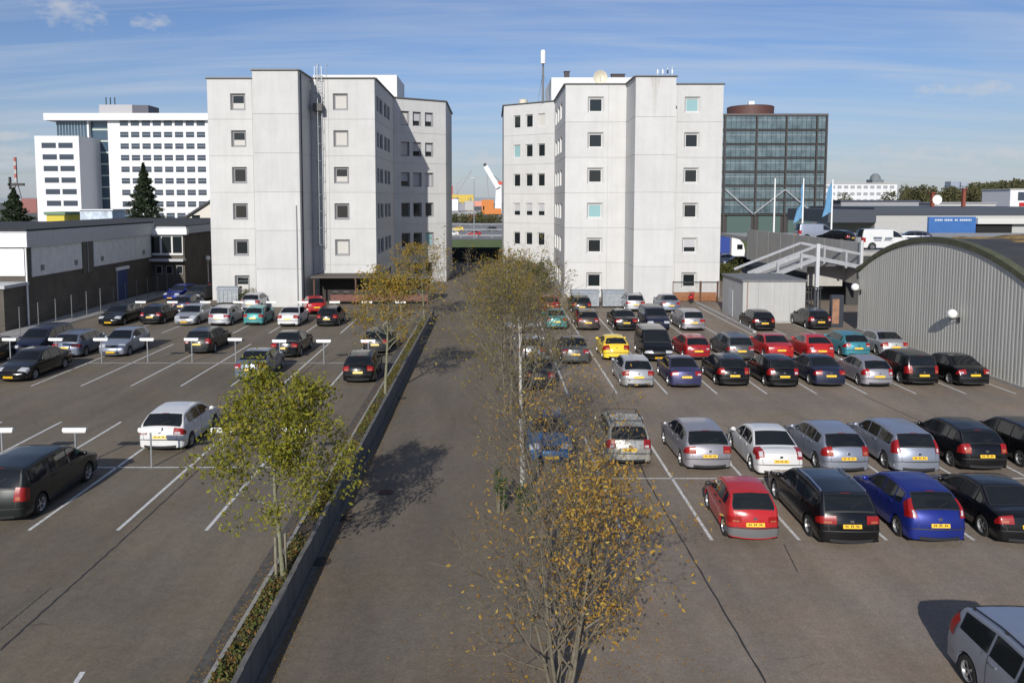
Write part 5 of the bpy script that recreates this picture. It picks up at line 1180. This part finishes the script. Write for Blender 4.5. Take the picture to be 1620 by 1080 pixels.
MB().box(xat(1120, Y), xat(1303, Y), .4, 24, 0, zat(181, Y)).build('core', DM, dg)
MB().box(xat(1119, Y), xat(1305, Y), -.2, 24.2, zat(183, Y), zat(180, Y)).build('roof_slab', mat('dark_cornice', (.10, .09, .09), .5), dg)
for c in range(5):
    for r in range(7):
        p = MB().box(xat(cols[c] + 2, Y), xat(cols[c + 1] - 2, Y), .1, .38, zat(rows[r + 1] - 1.5, Y), zat(rows[r] + 2, Y)).build('pane', OG, dg)
        MB().box(xat(cols[c] + 2, Y), xat(cols[c + 1] - 2, Y), .04, .1, zat(rows[r] + 8.6, Y), zat(rows[r] + 8, Y)).build('transom', STEEL, p)
        n_ = 6 if c in (1, 2, 3) else 2
        for k in range(1, n_): x = xat(cols[c] + 2, Y) + (xat(cols[c + 1] - 2, Y) - xat(cols[c] + 2, Y)) * k / n_; MB().box(x - .04, x + .04, .03, .1, zat(rows[r + 1] - 1.5, Y), zat(rows[r] + 2, Y)).build('mullion', DM, p)
for c in cols: MB().box(xat(c - 1.2, Y), xat(c + 1.2, Y), -.25, .1, 0, zat(182, Y)).build('column', DM, dg)
for r in rows: MB().box(xat(1130, Y), xat(1303.5, Y), -.15, .12, zat(r + 1.6, Y), zat(r, Y)).build('floor_beam', DM, dg)
for a, b in (((1146, 300), (1190, 338)), ((1192, 338), (1240, 300)), ((1240, 300), (1286, 338))):
    pa, pb = (xat(a[0], Y), -.3, zat(a[1], Y)), (xat(b[0], Y), -.3, zat(b[1], Y)); MB().bar(pa, pb, .3, .3).build('brace', STEEL, dg)
for c in range(4): MB().box(xat(cols[c] + 6, Y), xat(cols[c + 1] - 6, Y), -.02, .38, .3, zat(342, Y)).build('lobby_glazing', mat('lobby_glass', (.09, .13, .12), .1, spec=.7), dg)
cx = xat(1187, Y + 8, 33); rz_ = zat(181, Y)
dm = thing('roof_drum', 'round brown steel drum on roof of the glass office', 'roof drum', (cx, Y + 8, rz_)); MB().lathe([(5.9, 0), (6, 2.6), (5.7, 2.75), (.01, 2.8)], n=28).build('drum_wall', mat('rust_brown', (.10, .045, .038), .6, var=.2), dm, True, 40); MB().box(-.6, .9, -.5, .5, 2.7, 4.2).build('hatch', WHITEM, dm)
# deck with parapet and ramp
dk = thing('parking_deck', 'raised concrete parking deck with grey parapet on the right', 'parking deck', (33, 71, 0))
MB().box(0, 45, 3.2, 45, 4.6, 5.0).build('deck_slab', CONC_G, dk)
for i in range(8): MB().box(-.1, .1, .05 + i * 4.0, 4.0 + i * 4.0 - .03, 2.2, 6.0).build('parapet_panel', CONC_B, dk)
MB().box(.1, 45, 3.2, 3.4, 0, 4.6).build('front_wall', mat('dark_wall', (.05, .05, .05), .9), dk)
for x in (2, 9, 16): MB().box(x, x + .4, 4, 4.4, 0, 4.6).build('pillar', CONC_G, dk)
rp_ = thing('ramp', 'grey steel access ramp with railing rising to the parking deck', 'ramp', (22.8, 71, 0)); SG = mat('ramp_grey', (.33, .34, .36), .5, var=.15)
A_, B_, C_ = (0, 0, 3.3), (6.2, 0, 5.76), (10.1, 0, 4.97)
for (p, q) in ((A_, B_), (B_, C_)):
    for yv in (0, 4):
        MB().bar((p[0], yv, p[2]), (q[0], yv, q[2]), .12, .22).build('rail', SG, rp_); MB().bar((p[0], yv, p[2] - 1.15), (q[0], yv, q[2] - 1.15), .16, .36).build('edge_beam', SG, rp_)
    MB().add([(p[0], 0.1, p[2] - 1.3), (q[0], 0.1, q[2] - 1.3), (q[0], 3.9, q[2] - 1.3), (p[0], 3.9, p[2] - 1.3), (p[0], 0.1, p[2] - 1.4), (q[0], .1, q[2] - 1.4), (q[0], 3.9, q[2] - 1.4), (p[0], 3.9, p[2] - 1.4)], [(0, 1, 2, 3), (7, 6, 5, 4), (0, 4, 5, 1), (2, 6, 7, 3)]).build('ramp_deck', CONC_G, rp_)
    n_ = max(2, int((q[0] - p[0]) / 1.6))
    for i in range(n_): t = (i + .3) / n_; x = p[0] + (q[0] - p[0]) * t; z = p[2] + (q[2] - p[2]) * t; MB().box(x - .09, x + .09, -.1, .1, z - 1.5, z + .12).build('baluster', SG, rp_)
MB().box(6.05, 6.35, -.16, .14, 0, 5.9).build('post', mat('post_white', (.5, .51, .53), .5), rp_); MB().box(9.95, 10.15, -.16, .14, 3.0, 6.2).build('post', mat('post_white', (.5, .51, .53), .5), rp_)
MB().box(.5, 4.2, 2.4, 3.6, 0, 2.0).build('ramp_base', CONC_G, rp_); MB().box(6.6, 9.8, 3.0, 3.3, 1.8, 3.6).build('beam_wall', CONC_B, rp_)
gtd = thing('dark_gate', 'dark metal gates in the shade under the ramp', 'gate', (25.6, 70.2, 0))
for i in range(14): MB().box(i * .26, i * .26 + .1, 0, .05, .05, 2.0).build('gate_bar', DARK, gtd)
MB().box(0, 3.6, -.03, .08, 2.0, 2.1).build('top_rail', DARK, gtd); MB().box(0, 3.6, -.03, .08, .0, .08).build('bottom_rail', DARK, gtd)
bb = thing('advert_box', 'narrow dark notice cabinet at the far corner of the hall', 'cabinet', (26.6, 61.0, 0)); MB().box(-.5, .45, 0, .35, 0, 2.5).build('case', mat('navy_case', (.03, .035, .05), .5), bb); MB().box(-.42, .1, -.03, 0, .3, 2.2).build('notice', mat('notice', (.30, .16, .10), .6, var=.4, vscale=2), bb)
# vans on the deck
def decals(root, s, sh, put):
    m = MB(); y = 1
    for (x0, x1, z0, z1) in ((.42, .56, 1.02, 1.2), (.44, .58, .88, .98), (.62, .78, 1.0, 1.25), (.63, .77, .84, .93)):
        rows = [[(x * s.L, y * (s.half(x * s.L, z) + .02), z) for x in np.linspace(x0, x1, 5)] for z in np.linspace(z0, z1, 4)]; m.grid(rows)
    sh(put('van_decal', m.mesh('van_decal'), mat('van_print', (.14, .17, .2), .5, var=.6, vscale=9)))
car('white panel van with grey printed panels on the parking deck', 'van', 'white', xat(1373, 77.6, 5.5), 77.6, True, L=5.0, Wd=1.85, H=1.98, rot=-90, z0=5.0, group='vehicles on the deck', name='panel_van', cat='van', lights='mid', extras=decals)
car('silver panel van behind on the parking deck', 'van', 'steel', xat(1272, 96, 6), 96, True, L=4.9, Wd=1.85, H=1.95, rot=-90, z0=5.0, group='vehicles on the deck', name='panel_van', cat='van')
car('black car with red lights between the two vans on deck', 'hatch', 'black', xat(1338, 88, 6), 88, True, L=4.2, rot=35, z0=5.0, group='vehicles on the deck')
car('dark car right of the white van on the deck', 'hatch', 'navy', xat(1462, 86, 6), 86, True, L=4.2, rot=70, z0=5.0, group='vehicles on the deck')
# truck on the road behind
def truck(label, X, Y, colr, rz):
    t = thing('lorry', label, 'lorry', (X, Y, 0), rz); MB().box(-9, -.3, -1.25, 1.25, 1.1, 3.7).build('trailer', mat('truck_' + colr, {'blue': (.02, .05, .25), 'grey': (.4, .4, .42)}[colr], .5), t)
    m = MB(); pr = [(0, .6), (2.1, .6), (2.2, 1.5), (1.95, 2.6), (1.3, 3.3), (.2, 3.6), (0, 3.6)]
    m.add([(x, y, z) for y in (-1.2, 1.2) for x, z in pr], [tuple(range(7))[::-1], tuple(range(7, 14))] + [(i, (i + 1) % 7, 7 + (i + 1) % 7, 7 + i) for i in range(7)]); m.build('cab', WHITEM, t)
    MB().quad((2.2, -1.1, 1.6), (2.2, 1.1, 1.6), (1.99, 1.1, 2.5), (1.99, -1.1, 2.5)).build('windscreen', GLASS, t); MB().box(.9, 1.8, -1.23, -1.2, 1.7, 2.5).build('side_window', GLASS, t)
    for x in (1.5, -1.2, -6, -7.2):
        for y in (-1, 1): MB().lathe([(.001, -.15), (.5, -.15), (.5, .15), (.001, .15)], (x, y, .5), 14, 'y').build('wheel', TYRE, t)
truck('white cab lorry with blue trailer behind the right block', xat(1154, 132, 2), 132, 'blue', 0)
car('white car on the road below the lorry cab', 'sedan', 'white', xat(1158, 124, 1), 124, True, rot=90, group='cars on the road behind', L=4.4)
car('dark blue car on the road behind the shed', 'hatch', 'navy', xat(1178, 118, 1), 118, True, rot=90, group='cars on the road behind', L=4.2)
# low buildings right
Y = 150
def low(label, name, cat, px0, px1, py0, py1, Y, D, mt, roof=None, roofh=.5, zb=0):
    x0, x1 = xat(px0, Y, 6), xat(px1, Y, 6); b = thing(name, label, cat, (x0, Y, zb)); h = zat(py0, Y) - zb
    MB().box(0, x1 - x0, 0, D, 0, h).build('wall', mt, b)
    if roof: MB().box(-.3, x1 - x0 + .3, -.3, D + .3, h, h + roofh).build('roof', roof, b)
    return b, x1 - x0, h
DS = mat('dark_slate', (.05, .06, .08), .6); PG = mat('pale_grey_wall', (.40, .40, .39), .7, var=.1); GG = mat('mid_grey_wall', (.26, .265, .29), .7, var=.1)
b, w_, h_ = low('long low pale building with dark flat roof behind the deck', 'low_building', 'building', 1384, 1700, 340, 400, 150, 30, PG, DS, 1.4)
MB().box(xat(1385, 150, 6) * 0 - 9, 0, -.5, 20, zat(352, 150), h_ + 1.0).build('dark_canopy', DS, b)
bp = MB().box(xat(1467, 150, 6) - xat(1384, 150, 6), xat(1541, 150, 6) - xat(1384, 150, 6), -.6, -.02, 0, zat(343, 150)).build('blue_panel', mat('blue_wall', (.04, .13, .36), .5, var=.12, vscale=.6), b)
tx = MB(); rr = random.Random(4); x = xat(1474, 150, 6) - xat(1384, 150, 6)
while x < xat(1533, 150, 6) - xat(1384, 150, 6):
    ww = rr.uniform(.12, .3); 
    if rr.random() > .15: tx.box(x, x + ww, -.64, -.6, zat(349.5, 150), zat(346.5, 150))
    x += ww + .09
tx.build('sign_lettering', mat('dim_white', (.5, .55, .6), .5), b)
MB().box(xat(1544, 150, 6) - xat(1384, 150, 6), xat(1600, 150, 6) - xat(1384, 150, 6), -.3, -.02, .5, zat(355, 150)).build('dark_opening', BLACK, b)
MB().box(xat(1541, 150, 6) - xat(1384, 150, 6), xat(1640, 150, 6) - xat(1384, 150, 6), -1.2, -.01, zat(354, 150), zat(345, 150)).build('canopy_fascia', mat('canopy_white', (.55, .55, .53), .6), b)
low('grey flat warehouse behind the flagpoles', 'warehouse', 'building', 1330, 1453, 319, 345, 220, 30, GG, DS, .4)
low('pale warehouse row between the red columns', 'warehouse', 'building', 1475, 1575, 322, 345, 240, 20, PG, GG, .4)
b, w_, h_ = low('distant white office slab right of the glass office', 'white_office', 'building', 1290, 1418, 291, 340, 380, 20, FW, PG, .5)
for r in range(3):
    for i in range(12): MB().box(.8 + i * 3.1, 2.8 + i * 3.1, -.08, -.02, h_ - 2.2 - r * 3.2, h_ - .8 - r * 3.2).build('window', mat('far_window', (.3, .32, .34), .4), b)
b, w_, h_ = low('white and red building at right edge', 'white_office', 'building', 1597, 1660, 300, 345, 260, 15, FW, PG, .3); MB().box(2.5, 8, -.1, -.02, h_ - 3.5, h_ - .8).build('window', DG, b); MB().box(3, 12, -.14, -.02, h_ - 5.4, h_ - 4.2).build('red_band', PAINTS['red'], b)
for px, lb in ((1474, 'left rust red steel column above low roofs'), (1523, 'right rust red steel column above low roofs')):
    c = thing('steel_column', lb, 'column', (xat(px, 165, 6), 165, 0), group='rust red columns'); hh = zat(300 if px > 1500 else 306, 165); MB().box(-.3, .3, -.3, .3, 0, hh).build('shaft', mat('rust_red', (.20, .05, .03), .7), c); MB().box(-.5, .5, -.5, .5, hh, hh + .2).build('cap', mat('rust_red', (.20, .05, .03), .7), c)
dd = thing('satellite_dish', 'white round satellite dish on the low building roof', 'dish', (xat(1505, 146, 7), 151, zat(338, 150) + 1.4)); d2 = MB().lathe([(.001, 0), (.5, .05), (.9, .2), (.88, .22), (.001, .04)], (0, 0, 0), 16, 'y'); d2.v = [(x, -y, z + 1.2) for x, y, z in d2.v]; d2.build('reflector', WHITEM, dd, True, 40); MB().tube((0, 0, -.02), (0, 0, 1.2), .1).build('mast', STEEL, dd)
# flagpoles
for i, (px, y0, y1) in enumerate(((1225, 282, 363), (1270, 282, 352), (1316, 284, 356))):
    Yf = 118; f_ = thing('flagpole', ['bare white flagpole left of the blue flags', 'white flagpole with small furled blue flag', 'white flagpole with tall light blue flag'][i], 'flagpole', (xat(px, Yf, 8), Yf, 0), group='flagpoles by the glass office'); zt = zat(y0, Yf)
    MB().tube((0, 0, 0), (0, 0, zt), .16, .09).build('pole', WHITEM, f_)
    if i:
        zz = np.linspace(zat(345 if i == 1 else 335, Yf), zt - .3, 9); rows = []
        for k, z in enumerate(zz):
            wd = (1.2 if i == 1 else 1.3) * (1 - .85 * (k / 8)) ** (1.0) if i == 1 else 1.25 * (1 - .6 * k / 8)
            if i == 1 and 3 < k < 7: wd *= .4
            rows.append([(-.1 - wd * j / 4, .12 * math.sin(j * 2 + k), z - .2 * j) for j in range(5)])
        m = MB().grid(rows); m.grid([[(x, y + .03, z) for x, y, z in r] for r in rows]); m.build('flag', mat('flag_blue', (.10, .25, .42), .7), f_, True)
# conifer and left bushes
def conifer(label, X, Y, H, R, n, leaf, seed):
    o = thing('conifer_tree', label, 'tree', (X, Y, 0)); MB().tube((0, 0, -.05), (0, 0, H * .95), .3, .03, 8).build('trunk', BARK_B, o); rn = np.random.RandomState(seed)
    t = rn.uniform(0, 1, n) ** .8; z = H * (1 - t) ; z = .12 * H + .88 * z; a = rn.uniform(0, 6.28, n); tier = .75 + .25 * np.sin(z * 5.5 + a * 2) ; r = R * t * tier * rn.uniform(.35, 1, n) ** .5 * (1 + .2 * np.sin(a * 3 + z))
    v, f = leaf_cloud(np.stack([r * np.cos(a), r * np.sin(a), z], 1), .26, .4, rn); link('crown', npmesh('crown', v, f, leaf), leaf, o)
L_CON = leafmat('leaf_conifer', [(.012, .022, .010), (.022, .036, .014), (.035, .05, .02), (.015, .025, .012)], .1)
L_FAR = leafmat('leaf_far', [(.07, .08, .03), (.11, .10, .04), (.14, .12, .055), (.08, .09, .04), (.05, .06, .03)], .2)
Yc = 125; conifer('dark green conifer before the white office', xat(229, Yc, 8), Yc, zat(258, Yc), 5.2, 9000, L_CON, 3)
Yc = 120; conifer('dark spreading conifer at left edge above workshop roof', xat(24, Yc, 6), Yc, zat(297, Yc), 5.5, 6000, L_CON, 6)
def house():
    Yh = 130; x0, x1 = xat(282, Yh, 6), xat(345, Yh, 6); h = thing('gable_house', 'cream gabled house between conifer and left block', 'house', (x0, Yh, 0)); w = x1 - x0; ze = zat(352, Yh); zp = zat(318, Yh)
    MB().add([(0, 0, 0), (w, 0, 0), (w, 0, ze + 2), (w * .85, 0, zp), (0, 0, ze), (0, 10, 0), (w, 10, 0), (w, 10, ze + 2), (w * .85, 10, zp), (0, 10, ze)], [(0, 1, 2, 3, 4), (9, 8, 7, 6, 5), (0, 4, 9, 5), (1, 6, 7, 2), (3, 8, 9, 4), (2, 7, 8, 3)]).build('wall', mat('cream_wall', (.62, .58, .52), .7), h)
    MB().bar((-.4, -.2, ze - .2), (w * .85, -.2, zp + .1), .5, .3).build('verge', DARK, h); MB().box(w * .35, w * .55, -.06, -.01, ze - .3, ze + 1.2).build('window', GLASS, h)
house()
low('yellow shed roof glimpsed above workshop roof', 'yellow_shed', 'shed', 74, 102, 340, 350, 140, 6, mat('yellow_paint', (.55, .45, .05), .6), mat('green_roof', (.12, .2, .12), .6), .5)
low('white blue container beyond workshop roof', 'container', 'container', 127, 178, 333, 350, 142, 5, mat('wb', (.5, .58, .68), .6, var=.5, vscale=.8), mat('far_white', (.8, .8, .8)), .2)
# wall at the road end with shade put into its near-black colour, grass bank, motorway
tag(MB().box(-9, 1.4, 126, 126.4, 0, 2.3).build('shade_dark_wall', mat('shade_dark', (.02, .025, .022), .9, var=.4, vscale=2)), 'shade-dark wall closing the far end of the road', 'wall')
sheet('grass_bank', mat('grass', (.10, .14, .03), .95, var=.3, vscale=.3), -40, 60, 150, 195, .02)
sheet('motorway', mat('pale_road', (.22, .22, .22), .9, var=.15, vscale=.1), -400, 400, 200, 330, .02)
for i, Yg in enumerate((205, 245, 300)):
    g = thing('guard_rail', ['near', 'middle', 'far'][i] + ' steel guard rail along the motorway', 'guard rail', (-60, Yg, 0), group='guard rails along the motorway'); MB().box(0, 160, -.1, .1, .55, .85).build('beam', mat('rail_grey', (.26, .27, .28), .6), g)
    for k in range(40): MB().box(k * 4, k * 4 + .12, .1, .2, 0, .85).build('post', STEEL, g)
for i, (px, Yv, col, a) in enumerate(((722, 215, 'white', 'white car at left on the motorway'), (757, 215, 'darkred', 'dark red car in the middle of the motorway gap'), (730, 250, 'yellow', 'yellow car on far lane of the motorway'), (782, 252, 'black', 'black car on far lane of the motorway'))):
    car(a, 'hatch', col, xat(px, Yv, 1), Yv, True, rot=90, group='cars on the motorway', L=4.3)
lp_ = thing('street_lamp', 'thin tall motorway lamp post in the gap between blocks', 'street lamp', (xat(750, 200, 8), 200, 0)); MB().tube((0, 0, 0), (0, 0, zat(282, 200)), .14, .07).build('pole', STEEL, lp_); MB().box(-.9, .1, -.1, .1, zat(282, 200), zat(282, 200) + .15).build('lamp_head', STEEL, lp_)
# harbour things in the gap
YC = mat('crane_yellow', (.52, .38, .06), .6); OR = mat('crane_orange', (.52, .17, .03), .6); RD = mat('crane_red', (.55, .06, .03), .6)
Y = 420
def P(px, py, dy=0): return (xat(px, Y, zat(py, Y)), Y + dy, zat(py, Y))
def crane_piece(root, name, mt, px0, px1, py0, py1, D=6):
    x0, x1 = xat(px0, Y, 8), xat(px1, Y, 8); MB().box(x0, x1, 0, D, zat(py1, Y), zat(py0, Y)).build(name, mt, root)
k = thing('orange_crane', 'orange harbour crane house in the gap between blocks', 'crane', (0, Y, 0)); crane_piece(k, 'house', OR, 762, 781, 316, 339); crane_piece(k, 'tail', OR, 781, 793, 330, 340); crane_piece(k, 'undercarriage', DARK, 763, 790, 339, 352); MB().box(xat(764, Y, 8), xat(766, Y, 8), -.3, 0, zat(332, Y), zat(326, Y)).build('window', GLASS, k)
for px in (765, 772, 787): MB().box(xat(px, Y, 3), xat(px + 3, Y, 3), -.2, 6.2, 0, zat(350, Y)).build('leg', DARK, k)
Y = 520
k = thing('harbour_crane', 'white harbour crane with raised boom and red cap', 'crane', (0, Y, 0))
def bar(root, name, mt, a, b, w): MB().bar((P(*a)[0], 0, P(*a)[2]), (P(*b)[0], 0, P(*b)[2]), w, w).build(name, mt, root)
bar(k, 'boom', FW, (788, 297), (768, 263), 3.0); bar(k, 'boom_tip', DARK, (769, 264), (766, 259), 2.0); bar(k, 'stay', DARK, (771, 268), (794, 290), .35)
m = MB(); x0, x1, x2, x3 = [P(q, 300)[0] for q in (782, 794, 785, 793)]; m.add([(x0, 0, 0), (x1, 0, 0), (x1, 5, 0), (x0, 5, 0), (x2, 0, P(0, 292)[2]), (x3, 0, P(0, 292)[2]), (x3, 5, P(0, 292)[2]), (x2, 5, P(0, 292)[2])], [(0, 1, 5, 4), (1, 2, 6, 5), (2, 3, 7, 6), (3, 0, 4, 7), (4, 5, 6, 7)]); m.build('tower', FW, k)
MB().box(P(786, 290)[0], P(796, 290)[0], -.5, 5.5, P(0, 292)[2], P(0, 287.5)[2]).build('red_cap', RD, k)
k = thing('yellow_gantry', 'yellow gantry and ship gear in the gap between blocks', 'crane', (0, Y, 0)); MB().box(P(708, 310)[0], P(749, 310)[0], 0, 4, P(0, 313)[2], P(0, 308)[2]).build('girder', YC, k)
for a in (709, 714, 730, 740, 746): MB().box(P(a, 310)[0], P(a + 3.5, 310)[0], 0, 4, 0, P(0, 313)[2]).build('leg', YC if a > 714 else RD, k)
MB().box(P(726, 310)[0], P(741, 310)[0], -.5, 3, P(0, 320)[2], P(0, 313)[2]).build('cabin', YC, k); MB().box(P(710, 310)[0], P(716, 310)[0], 0, 3, P(0, 308)[2], P(0, 294)[2]).build('funnel', RD, k)
k = thing('moored_ship', 'white and grey ship superstructure behind the orange crane', 'ship', (0, Y - 20, 0)); 
for a, b, c, d, mt in ((712, 727, 315, 334, FW), (737, 750, 318, 332, PG), (728, 737, 322, 334, GG), (750, 763, 318, 326, mat('salmon', (.6, .25, .18), .6)), (705, 796, 333, 352, GG)): MB().box(P(a, 310)[0], P(b, 310)[0], 0, 6 if a != 705 else 8, P(0, d)[2], P(0, c)[2]).build('deck_house' if a != 705 else 'hull', mt, k)
for i, (a, b, lb) in enumerate((((722, 305), (746, 268), 'left thin lattice derrick in the harbour gap'), ((773, 315), (770, 274), 'right thin lattice derrick in the harbour gap'))):
    k = thing('derrick', lb, 'derrick', (P(a[0], 330)[0], Y + 15, 0), group='harbour derricks'); xx = P(b[0], 300)[0] - P(a[0], 300)[0]; MB().bar((0, 0, P(0, a[1])[2]), (xx, 0, P(0, b[1])[2]), .5, .5).build('boom', GG, k); MB().box(-.6, .6, -.5, .5, 0, P(0, a[1])[2] + .3).build('tower', GG, k); MB().bar((-.2, 0, P(0, a[1] - 14)[2]), (xx, 0, P(0, b[1])[2]), .15, .15).build('stay', GG, k); MB().bar((-.2, 0, P(0, a[1])[2]), (-.2, 0, P(0, a[1] - 14)[2]), .3, .3).build('mast', GG, k)
Y = 700
k = thing('harbour_crane', 'far lattice crane with red and white mast at left edge', 'crane', (P(26, 300)[0], Y, 0)); x = 0
for i in range(6): MB().box(-.9, .9, -.9, .9, zat(288 - 6.5 * i, Y), zat(281.5 - 6.5 * i, Y)).build('mast_section', mat('mast_red', (.35, .10, .08), .7) if i % 2 else PG, k)
for sx in (-6, 6): MB().bar((sx, 0, 0), (0, 0, zat(284, Y)), 1.2, 1.2).build('leg', GG, k)
MB().box(-7, 7, -1, 1, zat(294, Y), zat(290, Y)).build('platform', DARK, k); MB().box(-6, -4.6, -1, 1, zat(300, Y), zat(280, Y)).build('counterweight', DARK, k)
for i, (a, b, t_, mt, lb) in enumerate(((34, 58, 314, mat('dull_red', (.25, .10, .09), .7), 'far dull red harbour shed at left edge'),)): low(lb, 'harbour_shed', 'shed', a, b, t_, 330, 600, 20, mt)
for i, (px, Yb, w_, h_, lf) in enumerate(((713, 345, 3.0, 3.0, L_FAR), (727, 352, 4.0, 4.2, L_HEDGE), (741, 340, 4.5, 3.6, L_FAR), (756, 348, 3.5, 4.6, L_HEDGE), (771, 338, 4.0, 3.0, L_FAR), (786, 345, 4.5, 3.8, L_HEDGE))):
    shrub(ordn[i] + ' bush from the left along the far motorway verge', xat(px, Yb, 2), Yb, w_, 2.5, h_, 700, lf, .35, seed=100 + i, group='bushes on the motorway verge')
for i, (px, Yb, L_, h_, cl) in enumerate(((712, 372, 6, 2.6, (.10, .16, .3)), (735, 376, 9, 2.6, (.45, .45, .44)), (748, 374, 5, 2.9, (.4, .12, .07)), (783, 372, 8, 2.6, (.2, .22, .25)))):
    b = thing('shipping_container', ['dark blue', 'pale grey', 'rust red', 'slate grey'][i] + ' shipping container beyond the motorway verge', 'container', (xat(px, Yb, 2), Yb, 0), group='containers beyond the motorway'); m_ = mat('cont%d' % i, cl, .6, var=.2)
    MB().box(-L_ / 2, L_ / 2, 0, 2.4, .1, h_).build('box', m_, b)
    for k in range(int(L_ / .5)): MB().box(-L_ / 2 + .1 + k * .5, -L_ / 2 + .3 + k * .5, -.05, 0, .2, h_ - .1).build('rib', m_, b)
# far towers and trees along the right horizon
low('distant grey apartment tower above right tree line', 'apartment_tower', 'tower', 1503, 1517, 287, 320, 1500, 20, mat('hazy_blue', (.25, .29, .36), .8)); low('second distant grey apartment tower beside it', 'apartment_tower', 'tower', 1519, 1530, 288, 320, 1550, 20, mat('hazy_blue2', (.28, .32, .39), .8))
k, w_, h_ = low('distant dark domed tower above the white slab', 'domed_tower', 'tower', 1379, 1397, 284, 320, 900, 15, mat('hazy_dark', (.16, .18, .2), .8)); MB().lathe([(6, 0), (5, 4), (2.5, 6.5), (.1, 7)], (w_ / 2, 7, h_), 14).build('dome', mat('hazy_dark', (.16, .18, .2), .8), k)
def fartree(label, px, Y, w, h, seed, n=2600):
    X = xat(px, Y, 5); o = thing('broadleaf_tree', label, 'tree', (X, Y, 0), 0, 'trees along the right horizon'); MB().tube((0, 0, -.05), (0, 0, h * .6), .35, .15, 6).build('trunk', BARK_B, o); rn = np.random.RandomState(seed)
    nc = 14; C_ = np.stack([rn.uniform(-1, 1, nc) * w * .5, rn.uniform(-1, 1, nc) * w * .4, rn.uniform(.35, .85, nc) * h], 1); kk = rn.randint(0, nc, n); d = rn.normal(size=(n, 3)); d /= np.linalg.norm(d, axis=1, keepdims=True)
    P_ = C_[kk] + d * np.array([w * .3, w * .3, h * .2]) * rn.uniform(.5, 1, (n, 1)); v, f = leaf_cloud(P_, .42, .6, rn); link('crown', npmesh('crown', v, f, L_FAR), L_FAR, o)
for i in range(7): fartree(['first', 'second', 'third', 'fourth', 'fifth', 'sixth', 'seventh'][i] + ' tree from the left in the brown green horizon clump', 1428 + i * 11, 300 + (i % 3) * 8, 7, zat(296 - (i % 2) * 3, 300), 40 + i)
for i in range(9): fartree(ordn[i] + ' tree from the left in the higher right horizon row', 1508 + i * 15, 330 + (i % 3) * 10, 9, zat(295 - i * 1.6, 330), 60 + i)
for i, px in enumerate((1336, 1402)): fartree(['left', 'right'][i] + ' small pale tree before the distant white slab', px, 350, 6, zat(303, 350), 80 + i, 700)
wd_ = RS; n = 16000; px = RS.uniform(1530, 1680, n); Yw = RS.uniform(420, 520, n); hh = 9.8 + (34 - 0 + (px - 1540) * .1 * 1) * 450 / 1265 * RS.uniform(0, .78, n); hh = np.minimum(hh, 9.8 + (26 + (px - 1540) * .08) * 450 / 1265)
v, f = leaf_cloud(np.stack([(px - PX0) / FPX * Yw, Yw, hh - RS.uniform(0, 4, n)], 1), 1.0, .6, RS); tag(link('far_wood', npmesh('far_wood', v, f, L_FAR), L_FAR), 'far green wooded bank on the right horizon', 'wood', kind='stuff')
# far shore strip so the horizon closes
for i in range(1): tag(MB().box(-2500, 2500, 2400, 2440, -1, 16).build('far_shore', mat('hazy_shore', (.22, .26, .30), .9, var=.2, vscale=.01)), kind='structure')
